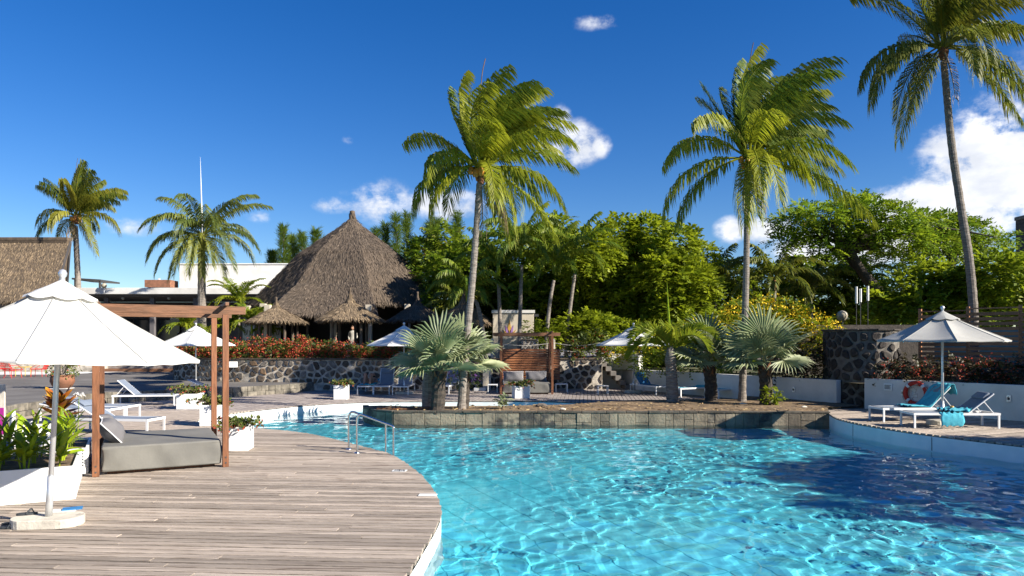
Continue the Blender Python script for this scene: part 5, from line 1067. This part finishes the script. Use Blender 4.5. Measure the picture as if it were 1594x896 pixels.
# trees beyond the frame that shade the right of the pool and the sun deck
def place_copy(src, loc, s, rz, label):
    c = copy_tree(src); c.location = loc; c.scale = (s, s, s); c.rotation_euler = (0, 0, rz); c['label'] = label; return c
place_copy(t1, (17.6, 7.0, 0), .86, 1.0, 'shade tree standing beside the pool deck beyond the near parasol')
place_copy(t1, (22.0, 14.2, 0), .8, 2.6, 'shade tree standing behind the low white wall of the sun deck')
place_copy(t1, (22.5, 20.0, 0), .85, 4.1, 'shade tree standing behind the slatted fence end')


# ================================================================ slatted fence, life ring, lamps
def slat_fence():
    A, B = Vector((13.4, 23.2, BZ)), Vector((16.6, 19.6, BZ)); u = (B-A).normalized(); ang = math.atan2(u.y, u.x); t = thing('slatted_fence', 'tall brown slatted timber fence behind the bronze hedge', 'fence', A); t.rotation_euler = (0, 0, ang)
    L = (B-A).length+3.4; n = 6; pw_ = L/n; rg = random.Random(3)
    for i in range(n+1): MB().box((i*pw_, 0, 1.18), (.09, .09, 2.36 if i else 2.3), bev=.005).to('post', 'fence_wood', t)
    for i in range(n):
        h = 2.22+.05*(i % 2)
        for j in range(14): MB().box((i*pw_+pw_/2, -.055, .12+j*(h-.12)/14), (pw_-.03, .022, .105), rx=rg.uniform(-.03, .03)).to('slat', 'fence_wood', t)
        MB().box((i*pw_+pw_/2, 0, h+.02), (pw_, .11, .035)).to('top_rail', 'fence_wood', t)
slat_fence()
bwall = MB().box((19.2, 25.6, 1.6), (7.5, .3, 1.8), -.84).to('garden_screen', 'teal_wall'); tag(bwall, 'dull teal rendered wall glimpsed through the slatted fence', 'wall')
def on_wall(px, py, a, b):
    a, b = Vector((*a, 0)), Vector((*b, 0)); k = (px-CX)/F; d = b-a; t = (k*a.y-a.x)/(d.x-k*d.y); q = a+d*t; nn = Vector((d.y, -d.x, 0)).normalized(); q.z = CZ-(py-HY)*q.y/F; return q+nn*.03, math.atan2(d.y, d.x), nn
q, an, nn = on_wall(1428, 612, wall_r[0], wall_r[1]); lr = thing('life_ring', 'orange life ring with white bands and rope hanging on the white wall', 'life ring', q+nn*.05, an)
def arc_ring(a0, a1, R=.285, r=.062, n=12): return MB().tube([(R*math.cos(a), 0, R*math.sin(a)) for a in [a0+(a1-a0)*i/n for i in range(n+1)]], r, 12)
for k in range(4):
    a = math.pi/4+k*math.pi/2; arc_ring(a+.13, a+math.pi/2-.13).to('ring_segment', 'ring_orange', lr, True); arc_ring(a-.13, a+.13, r=.065, n=4).to('white_band', 'white_paint', lr, True)
    MB().tube(smooth_poly([(.35*math.cos(a+s), -.03, .35*math.sin(a+s)-(.03 if 0 < s < 1.5 else 0)) for s in (0, .4, .8, 1.2, 1.57)], 3), .008, 5).to('grab_rope', 'rope', lr)
MB().tube([(.02*math.sin(i*2.2)+.09*math.cos(i*1.3), -.05-.01*(i % 3), .27-.035*i+.05*math.sin(i*2.9)) for i in range(13)], .01, 5).to('rope_coil', 'rope', lr)
def wall_fit(px, py, line, lab, cat, w, h, mat='metal_pole', lines=0):
    q, an, nn = on_wall(px, py, *line); t = thing(cat.replace(' ', '_'), lab, cat, q-nn*.01, an); MB().box((0, 0, 0), (w, .03, h), bev=.006).to('plate', mat, t)
    for i in range(lines): MB().box((-.02*(i % 2), -.017, h/2-.05-i*(h-.1)/max(1, lines-1)), (w*.78-.04*(i % 2), .004, .014)).to('print_line', 'dark_metal' if lines > 2 else 'dark_metal', t)
    if not lines: MB().box((0, -.02, 0), (w*.5, .012, h*.4)).to('socket', 'dark_metal', t)
wall_fit(1383, 602, (wall_r[0], wall_r[1]), 'white notice with printed lines beside the life ring', 'notice', .24, .2, 'white_paint', 5)
wall_fit(1406, 611, (wall_r[0], wall_r[1]), 'small outlet box between notice and life ring', 'outlet box', .09, .17)
wall_fit(1571, 620, (wall_r[1], wall_r[2]), 'small outlet box on the white wall behind the bare lounger', 'outlet box', .1, .17)
wall_fit(1236, 606, bed_line, 'small outlet box on the white wall behind the shrubby fan palm', 'outlet box', .11, .18)
q = Q(364, 567, 30.1); o = thing('wall_sign', 'small white sign on the rubble stone wall', 'sign', (q.x, 30.05, q.z)); MB().box((0, 0, 0), (.34, .03, .25), .2, bev=.005).to('plate', 'white_paint', o); MB().box((-.03, -.024, .03), (.16, .006, .02), .2).to('print_line', 'kerb_stone', o)
for i, (x, y0, y1) in enumerate(((1333, 446, 472), (1339.5, 449, 470), (1351, 445, 468))):
    a, b = Q(x, y1, 27.6), Q(x, y0, 27.6); t = thing('light_post', ['thin white light post, tallest of the three in the trees', 'thin white light post in the middle of the three', 'thin white light post standing apart in the trees'][i], 'light post', (a.x, 27.6, BZ)); MB().tube([(0, 0, 0), (0, 0, a.z-BZ)], .015, 6).to('stem', 'dark_metal', t); MB().tube([(0, 0, a.z-BZ), (0, 0, b.z-BZ)], .045, 8).to('tube_light', 'white_paint', t)
a = Q(1311, 500, 28); t = thing('globe_lamp', 'globe lamp on a dark pole above the dark stone wall', 'lamp', (a.x, 28, BZ)); MB().tube([(0, 0, 0), (0, 0, a.z-BZ)], .035, 8).to('pole', 'dark_metal', t); MB().lathe([(0, 0), (.1, .02)]+[(.21*math.sin(k*math.pi/8), .23-.21*math.cos(k*math.pi/8)) for k in range(2, 8)]+[(0, .44)], 14, (0, 0, a.z-BZ)).to('globe', 'lamp_glass', t, True)
dw = MB().box((Q(1345, 508, 27).x, 27, 1.6), (5.2, .3, 2.2)).to('dark_wall', 'stone_dark'); tag(dw, 'dark wall under the spreading tree behind the stone block', 'wall')
# rope fence behind the slatted day bed
rp = thing('rope_fence', 'white post and rope fence along the stone wall top', 'fence', (0, 30.75, 1.29)); xs_ = [Q(x, 540, 30.65).x for x in (668, 766, 862, 935)]
for x in xs_[1:3]: MB().tube([(x, 0, 0), (x, 0, .86), (x, 0, .9)], [.07, .07, .03], 10).to('post', 'cream_wall', rp)
for a, b in zip(xs_[:-1], xs_[1:]):
    for h in (.45, .72): MB().tube([(a+(b-a)*k/8, 0, h-.12*math.sin(math.pi*k/8)) for k in range(9)], .016, 5).to('rope', 'rope', rp)
pl_ = thing('grey_plinth', 'narrow grey rendered plinth against the stone wall', 'plinth', (Q(758, 600, 29.9).x, 29.9, 0)); MB().box((0, 0, .62), (.34, .3, 1.24), bev=.01).to('block', 'cream_wall', pl_); MB().box((-.3, -.1, .06), (.5, .3, .12), bev=.01).to('foot', 'white_paint', pl_)

# ================================================================ foreground planter, sandals, court furniture
def blade(n=7, L=.42, W=.07, curl=.5):
    v = []; f = []
    for i in range(n+1):
        s = i/n; w = W*.5*math.sin(math.pi*min(1, .06+s*.94))**.8*(1 if s < 1 else 0)+.002; a = curl*s; x = L*(s*math.cos(a*.6)); z = -L*.35*curl*s*s; v += [(x, -w, z+.18*w), (x, 0, z-.12*w), (x, w, z+.18*w)]
    for i in range(n): b = 3*i; f += [(b, b+1, b+4, b+3), (b+1, b+2, b+5, b+4)]
    return v, f
def leaf_data(name, mat, **k):
    v, f = blade(**k); me = bpy.data.meshes.new(name); me.from_pydata(v, [], f); me.materials.append(MATS[mat]); me.polygons.foreach_set('use_smooth', [True]*len(f)); return me
LD = {'green': [leaf_data('leaf', 'leaf_planter', L=.36, W=.075, curl=c) for c in (.3, .7, 1.1)], 'croton': [leaf_data('leaf', 'leaf_croton', L=.3, W=.085, curl=c) for c in (.2, .5)], 'wine': [leaf_data('leaf', 'leaf_wine', L=.3, W=.08, curl=c) for c in (.5, .9)]}
def leafy(label, loc, h, n, kinds, seed, group, spread=.5, size=1.0):
    rg = random.Random(seed); t = thing('leafy_plant', label, 'plant', loc, 0, group); st_ = MB()
    stems = [(rg.uniform(-.1, .1), rg.uniform(-.1, .1), h*rg.uniform(.55, 1)) for _ in range(4)]
    for x, y, z in stems: st_.tube([(x*.4, y*.4, -.08), (x, y, z)], [.012, .008], 5)
    st_.to('stems', 'leaf_planter', t)
    for i in range(n):
        x, y, z = stems[i % 4]; s = (i//4+1)/(n/4); a = i*2.4+rg.uniform(-.4, .4); el = rg.uniform(.15, .6)+.75*s; me = rg.choice(LD[kinds[i % len(kinds)]])
        o = bpy.data.objects.new('leaf', me); COL.objects.link(o); o.parent = t; k = size*rg.uniform(.75, 1.15); o.scale = (k, k, k); o.location = (x*s, y*s, z*(.25+.75*s)); o.rotation_euler = (rg.uniform(-.5, .5), -el, a)
    return t
pa, pb_ = P(10, 783), P(118, 776); an = math.radians(29); u = Vector((math.cos(an), math.sin(an), 0)); w = Vector((-u.y, u.x, 0))
pln = thing('planter_box', 'long white planter box with louvred panel beside the big parasol', 'planter', pb_, an); PL, PD, PH = 2.6, 1.75, .43
for c, d in (((-PL/2, .02, PH/2), (PL, .04, PH)), ((-PL/2, PD-.02, PH/2), (PL, .04, PH)), ((-.02, PD/2, PH/2), (.04, PD-.085, PH)), ((-PL+.02, PD/2, PH/2), (.04, PD-.085, PH))): MB().box(c, d).to('side_panel', 'white_paint', pln)
MB().box((-PL/2, PD/2, PH-.06), (PL-.09, PD-.09, .04)).to('soil', 'soil', pln)
MB().box((-.98, -.012, PH/2), (.05, .03, PH)).to('corner_post', 'white_paint', pln); MB().box((-1.6, -.02, PH-.02), (1.25, .03, .04)).to('louvre_rail', 'white_paint', pln); MB().box((-1.6, -.02, .06), (1.25, .03, .12)).to('louvre_rail', 'white_paint', pln)
for i in range(26): MB().box((-1.02-.045*i, -.02, .25), (.022, .03, .26), .5).to('louvre_slat', 'white_paint', pln)
rg0 = random.Random(7); GP = 'leafy plants in the white planter box'
for i in range(17):
    x = -.2-.31*(i % 6)-rg0.uniform(0, .1); y = .3+.5*(i//6)+rg0.uniform(-.06, .08); q = pb_+u*x+w*y; mix = i in (3, 8, 10); top = i//6
    leafy(('yellow and red croton plant in the ' if mix else 'bright green broad leaved plant in the ')+['pole side row of the white planter box', 'middle row of the white planter box', 'row of the white planter box nearest the loungers'][top], (q.x, q.y, PH-.04), .32+.09*top, 18, ['croton', 'wine', 'green'] if mix else ['green'], 100+i, GP+(' croton' if mix else ''), size=1.0)
p2 = P(120, 738); pl2 = thing('planter_box', 'second white planter box with louvred side behind the leafy one', 'planter', (p2.x, p2.y, 0), an)
for c, d in (((-.1, .02, .2), (.5, .04, .40)), ((-.1, 1.4, .2), (.5, .04, .40)), ((.13, .71, .2), (.04, 1.34, .40)), ((-.33, .71, .2), (.04, 1.34, .40))): MB().box(c, d).to('side_panel', 'white_paint', pl2)
for i in range(6): MB().box((-.1, -.012, .14+.045*i), (.4, .02, .012), rx=.5).to('louvre_slat', 'pool_white', pl2)
MB().box((-.1, .71, .35), (.42, 1.3, .03)).to('soil', 'soil', pl2)
q = p2+u*(-.1)+w*.6; leafy('dark green broad leaved plant by the day bed post', (q.x, q.y, .36), .4, 16, ['green'], 140, 'plants beside the sunny day bed')
q3 = P(60, 695); pl3 = thing('planter_box', 'small white planter box holding the orange croton', 'planter', (q3.x, q3.y, 0), an)
for c, d in (((0, .02, .22), (.72, .04, .44)), ((0, .7, .22), (.72, .04, .44)), ((.34, .36, .22), (.04, .63, .44)), ((-.34, .36, .22), (.04, .63, .44))): MB().box(c, d).to('side_panel', 'white_paint', pl3)
MB().box((0, .36, .38), (.62, .62, .03)).to('soil', 'soil', pl3); MB().box((-.42, .0, .36), (.09, .09, .72), bev=.005).to('corner_post', 'white_paint', pl3)
q = q3+u*.3+w*.35; leafy('tall orange and yellow croton behind the parasol pole', (q.x, q.y, .4), .6, 34, ['croton', 'croton', 'croton', 'wine'], 150, 'croton', size=1.5)
q = q3+u*-.1+w*.4; leafy('small reddish plant in the small white planter box', (q.x, q.y, .4), .16, 10, ['wine', 'green'], 151, 'small plants', size=.5)
q = q3+u*.62+w*.7; sl = thing('spider_lily', 'white spider lily flower beside the orange croton', 'flower', (q.x, q.y, 0)); MB().tube([(0, 0, 0), (.02, 0, .5), (.03, 0, .92)], [.01, .008, .006], 5).to('stem', 'leaf_planter', sl)
for k in range(14): a = k*2.4; o = MB().tube([(.03, 0, .92), (.03+.07*math.cos(a), .07*math.sin(a), .97+.03*math.sin(k)), (.03+.12*math.cos(a), .12*math.sin(a), .92+.04*math.sin(k*2))], [.006, .006, .002], 4).to('petal', 'white_paint', sl)
# sandals and a folded paper at the parasol foot
def sandal(px, py, rz, lab, z=0, ):
    p = P(px, py, z); t = thing('sandal', lab, 'sandal', (p.x, p.y, z), rz, 'dark sandals'); t.scale = (.8, .8, .8); po = [(.13*math.cos(a)*(1 if math.cos(a) > 0 else 1.0), (.047-.010*math.cos(a+1.2))*math.sin(a)) for a in [2*math.pi*k/18 for k in range(18)]]
    fixn(MB().prism(po, 0, .028).to('sole', 'sandal', t)); MB().tube(smooth_poly([(.0, -.045, .02), (.03, -.03, .065), (.06, 0, .075), (.03, .03, .065), (.0, .045, .02)], 3), .011, 6).to('strap', 'sandal', t); MB().tube([(.06, 0, .075), (.085, 0, .03)], .008, 6).to('toe_strap', 'sandal', t)
sandal(19, 816, .3, 'dark sandal lying on the boards beside the concrete foot'); sandal(14, 823, .1, 'dark sandal touching its pair on the boards'); sandal(42, 801, .4, 'dark sandal resting on top of the concrete foot', .102)
pq = P(95, 796, .1); pp = thing('folded_paper', 'folded pale blue paper lying on the concrete parasol foot', 'paper', (pq.x+.02, pq.y+.02, .102), .15); MB().box((0, 0, .006), (.26, .13, .01)).to('sheet', 'fan_pale', pp); MB().box((.08, .03, .02), (.2, .1, .012), .3, rx=.08).to('folded_part', 'towel_blue', pp)
# cream sign board at the frame edge
sg = thing('sign_board', 'cream sign board with magenta panel beside the asphalt kerb', 'sign', (P(-14, 700).x, P(-14, 700).y, 0), .1); MB().box((0, 0, .62), (.5, .05, 1.24), bev=.006).to('board', 'concrete', sg); MB().box((.11, -.03, .55), (.27, .012, .5)).to('panel', 'magenta', sg)
# terracotta pot with a bonsai-like bush
p = P(89, 605, TZ); tp = thing('terracotta_pot', 'round terracotta pot standing on the asphalt court', 'pot', (p.x, p.y+.3, TZ)); MB().lathe([(0, .03), (.24, .0), (.33, .1), (.40, .26), (.385, .40), (.36, .45), (.40, .47), (.40, .5), (.35, .5), (.33, .42), (0, .42)], 24).to('pot_body', 'terracotta', tp, True); MB().box((0, -.1, .008), (.7, .5, .016)).to('slab', 'white_paving', tp)
rg1 = np.random.default_rng(5); db = thing('desert_rose', 'twiggy desert rose bush growing in the terracotta pot', 'shrub', (p.x, p.y+.3, TZ+.42)); st_ = MB(); tips = []
for k in range(9):
    a = k*.7; st_.tube(smooth_poly([(0, 0, -.1), (.14*math.cos(a), .14*math.sin(a), .3), (.34*math.cos(a+.3), .34*math.sin(a+.3), .5+.14*(k % 4))], 4), [.06, .055, .05, .045, .04, .034, .03, .02, .012], 6); tips += [(.30*math.cos(a+.3), .30*math.sin(a+.3), .42+.14*(k % 4)), (.38*math.cos(a+.3), .38*math.sin(a+.3), .52+.14*(k % 4)), (.42*math.cos(a), .42*math.sin(a), .15)]
st_.to('stems', 'bark_palm', db); tips = np.repeat(np.array(tips), 22, 0); tips = tips+rg1.normal(size=tips.shape)*.09; k = len(tips)
struct(leaf_mesh('leaves', tips, rg1.normal(size=(k, 3)), rg1.normal(size=(k, 3)), rg1.uniform(.07, .13, k), .05, rg1.random(k), 'leaf_hedge', db), 'stuff'); tf = tips[::9]; k = len(tf); struct(leaf_mesh('flowers', tf, rg1.normal(size=(k, 3)), rg1.normal(size=(k, 3)), .07, .06, rg1.random(k), 'flower_red', db), 'stuff')
# red wire chairs and a yellow table on the white paving
def wire_chair(px, py, rz, lab):
    p = P(px, py, TZ); t = thing('wire_chair', lab, 'chair', (p.x, p.y, TZ), rz, 'red wire garden chairs')
    for x in (-.26, .26):
        for y in (-.24, .24): MB().tube([(x, y, 0), (x*.9, y*.9, .38)], .014, 6).to('leg', 'red_metal', t)
    se = MB(); bk = MB()
    for i in range(9): s = -.3+.075*i; se.tube([(s, -.28, .38), (s, .26, .36)], .009, 4); bk.tube([(s, .26, .36), (s*1.05, .36, .6), (s*.95, .46, .86)], .009, 4)
    for i in range(7): s = -.28+.09*i; se.tube([(-.3, s, .385), (.3, s, .385)], .009, 4); bk.tube([(-.31, .27+.03*i, .40+.076*i), (.31, .27+.03*i, .40+.076*i)], .009, 4)
    se.to('seat', 'red_metal', t); bk.to('backrest', 'red_metal', t)
    for s in (-1, 1): MB().tube([(s*.32, .34, .6), (s*.34, 0, .6), (s*.3, -.26, .4)], .013, 5).to('armrest', 'red_metal', t)
wire_chair(20, 588, math.radians(160), 'red wire garden chair seen from behind at the yellow table'); wire_chair(60, 586, math.radians(-75), 'red wire lounge chair facing the yellow table by the terracotta pot'); wire_chair(3, 586, math.radians(60), 'red wire garden chair beside the low grey wall')
p = P(36, 585, TZ); t = thing('garden_table', 'small yellow metal table between the red chairs', 'table', (p.x, p.y, TZ)); MB().box((0, 0, .45), (.56, .5, .03), bev=.008).to('table_top', 'yellow_metal', t)
for x in (-.24, .24):
    for y in (-.2, .2): MB().tube([(x, y, 0), (x, y, .44)], .014, 6).to('leg', 'yellow_metal', t)
# rusty plank and bits on the island
p = P(628, 633, .2); pk = thing('rusty_edging', 'rusty orange edging strip lying on the island tip', 'edging', (p.x, p.y, IZ-.01), .0); MB().box((0, 0, .02), (1.5, .12, .05), -.02, bev=.006).to('strip', 'boot', pk); MB().box((.62, -.08, .05), (.3, .18, .09), .2, bev=.01).to('end_piece', 'terracotta', pk)
for i, (x, y, r, lab) in enumerate(((843, 629, .12, 'small dark rock on the island soil'), (1252, 631, .06, 'small stone by the end of the low white wall'), (876, 634, .06, 'flat pale stone on the island edge'), (1157, 626, .07, 'pale stone at the coconut palm foot'))):
    p = P(x, y, .2); bm = bmesh.new(); bmesh.ops.create_icosphere(bm, subdivisions=2, radius=r)
    for v in bm.verts: v.co = Vector((v.co.x*1.5, v.co.y*1.1, v.co.z*.7))*(1+.2*math.sin(v.co.x*30+i)*math.sin(v.co.y*37))
    me = bpy.data.meshes.new('rock'); bm.to_mesh(me); bm.free(); me.materials.append(MATS['stone1' if i == 0 else 'concrete']); o = bpy.data.objects.new('rock', me); COL.objects.link(o); o.location = (p.x, p.y, IZ+.02); tag(o, lab, 'rock')

# ================================================================ people
def skin_body(name, joints, edges, mat, parent, sub=2):
    me = bpy.data.meshes.new(name); me.from_pydata([j[0] for j in joints], edges, []); me.materials.append(MATS[mat]); o = bpy.data.objects.new(name, me); COL.objects.link(o); o.parent = parent
    m = o.modifiers.new('skin', 'SKIN'); m.use_smooth_shade = True
    for i, j in enumerate(joints): o.data.skin_vertices[0].data[i].radius = (j[1], j[2] if len(j) > 2 else j[1])
    o.data.skin_vertices[0].data[0].use_root = True; s = o.modifiers.new('sub', 'SUBSURF'); s.levels = sub; s.render_levels = sub; return o
def head(parent, c, face=(0, -1, 0), s=1.0):
    bm = bmesh.new(); bmesh.ops.create_uvsphere(bm, u_segments=20, v_segments=14, radius=.1)
    f = Vector(face).normalized(); r = f.cross(Vector((0, 0, 1))).normalized()
    for v in bm.verts:
        x, y, z = v.co; y2 = y*1.12; z2 = z*1.22; w = 1-.22*max(0, -z/.1); x2 = x*.82*w
        if y < -.05: y2 += .012*math.exp(-((x/.03)**2))*math.exp(-((z+.012)/.03)**2)*-2.0; y2 += .008*math.exp(-((abs(x)-.035)/.018)**2)*math.exp(-((z-.018)/.014)**2); y2 += .006*math.exp(-((z+.055)/.008)**2)*math.exp(-(x/.03)**2)
        v.co = c+(r*x2-f*y2+Vector((0, 0, z2)))*s
    me = bpy.data.meshes.new('head'); bm.to_mesh(me); bm.free(); me.materials.append(MATS['skin']); [setattr(p_, 'use_smooth', True) for p_ in me.polygons]; h = bpy.data.objects.new('head', me); COL.objects.link(h); h.parent = parent
    hb = MB(); hb.lathe([(0, .128)]+[(.092*math.sin(a), .125*math.cos(a)) for a in (.35, .7, 1.05, 1.4, 1.75)]+[(.06, -.06)], 16, c-f*.0+f*-.022+Vector((0, 0, .006)), .95, 1.1).to('hair', 'hair', parent, True)
    for sgn in (-1, 1):
        e = c+r*sgn*.083*s; MB().lathe([(0, -.03), (.014, -.015), (.016, .01), (0, .03)], 8, e).to('ear', 'skin', h, True)
        MB().lathe([(0, -.008), (.009, 0), (0, .008)], 8, c+f*.102*s+r*sgn*.034*s+Vector((0, 0, .018))).to('eye', 'hair', h, True)
def hand(parent, w, d, side, n):
    """palm and five separate fingers from wrist w along d"""
    d = Vector(d).normalized(); side = Vector(side).normalized(); n = Vector(n).normalized(); w = Vector(w)
    J = [(w, .022, .016), (w+d*.05, .032, .015), (w+d*.09, .034, .013)]; E = [(0, 1), (1, 2)]
    skin_body('palm', J, E, 'skin', parent, 1)
    for k, (o, l) in enumerate(((-.03, .062), (-.01, .076), (.01, .08), (.028, .072))):
        a = w+d*.085+side*o; skin_body('finger', [(a, .0088), (a+d*l*.5+n*.008, .0085), (a+d*l*.85+n*.03, .0075)], [(0, 1), (1, 2)], 'skin', parent, 1)
    a = w+d*.03+side*-.03; skin_body('thumb', [(a, .011), (a+d*.035-side*.03, .0105), (a+d*.065-side*.04+n*.01, .009)], [(0, 1), (1, 2)], 'skin', parent, 1)
# standing person at the pavilion counter
pq = Q(549, 520, 38.3); ps_ = thing('person', 'person in white clothes with dark hair standing in the thatched pavilion', 'person', (pq.x, 38.3, UZ+.02), 0)
J = [((0, 0, .93), .15, .115), ((0, 0, 1.1), .135, .10), ((0, .01, 1.28), .165, .11), ((0, .02, 1.40), .12, .09), ((0, .01, 1.48), .055), ((-.17, .02, 1.38), .06), ((.17, .02, 1.38), .06), ((-.23, .03, 1.12), .046), ((.23, .03, 1.12), .046), ((-.16, -.14, .98), .036), ((.16, -.14, .98), .036),
     ((-.09, 0, .86), .09), ((.09, 0, .86), .09), ((-.1, -.02, .48), .062), ((.1, -.01, .48), .062), ((-.1, .02, .09), .042), ((.1, .03, .09), .042), ((-.1, -.1, .04), .036), ((.1, -.1, .04), .036)]
skin_body('body', J, [(0, 1), (1, 2), (2, 3), (3, 4), (3, 5), (3, 6), (5, 7), (6, 8), (7, 9), (8, 10), (0, 11), (0, 12), (11, 13), (12, 14), (13, 15), (14, 16), (15, 17), (16, 18)], 'shirt', ps_)
head(ps_, Vector((0, -.02, 1.62)), (-.35, -1, -.1)); hand(ps_, (-.15, -.16, .97), (.35, -.9, -.1), (1, .4, 0), (0, -.1, -1)); hand(ps_, (.15, -.16, .97), (-.35, -.9, -.1), (-1, .4, 0), (0, -.1, -1))
# sunbather lying on the first lounger by the wall, knees raised
p = P(567, 614); lx, ly = p.x, p.y+.95; rp_ = thing('person', 'sunbather lying on the lounger with knees raised beside the stone wall', 'person', (lx, ly, .36), 0)
J = [((0, .12, .1), .15, .10), ((0, .34, .11), .13, .09), ((0, .55, .15), .15, .09), ((0, .66, .18), .11, .075), ((0, .74, .21), .05), ((-.17, .62, .16), .055), ((.17, .62, .16), .055), ((-.24, .40, .07), .042), ((.24, .40, .07), .042), ((-.2, .16, .09), .033), ((.2, .16, .09), .033),
     ((-.1, .02, .11), .09), ((.1, .02, .11), .09), ((-.1, -.3, .44), .066), ((.12, -.28, .43), .066), ((-.09, -.52, .07), .042), ((.13, -.5, .07), .042), ((-.09, -.66, .045), .034), ((.13, -.64, .045), .034)]
skin_body('body', J, [(0, 1), (1, 2), (2, 3), (3, 4), (3, 5), (3, 6), (5, 7), (6, 8), (7, 9), (8, 10), (0, 11), (0, 12), (11, 13), (12, 14), (13, 15), (14, 16), (15, 17), (16, 18)], 'skin', rp_)
skin_body('swimwear', [((0, .13, .1), .162, .108), ((0, .05, .1), .155, .105)], [(0, 1)], 'swimwear', rp_)
head(rp_, Vector((0, .88, .27)), (0, -.75, .66)); hand(rp_, (-.2, .15, .09), (.25, -1, -.1), (1, .2, 0), (0, 0, -1)); hand(rp_, (.2, .15, .09), (-.25, -1, -.1), (-1, .2, 0), (0, 0, -1))
towel('beach_towel', (lx, ly, 0), math.radians(92), [(-.85, .372), (-.3, .366), (.2, .37), (.3, .38), (.6, .44), (.92, .51)], .56, 'towel_teal', 'teal towel lying under the sunbather by the stone wall', .004)
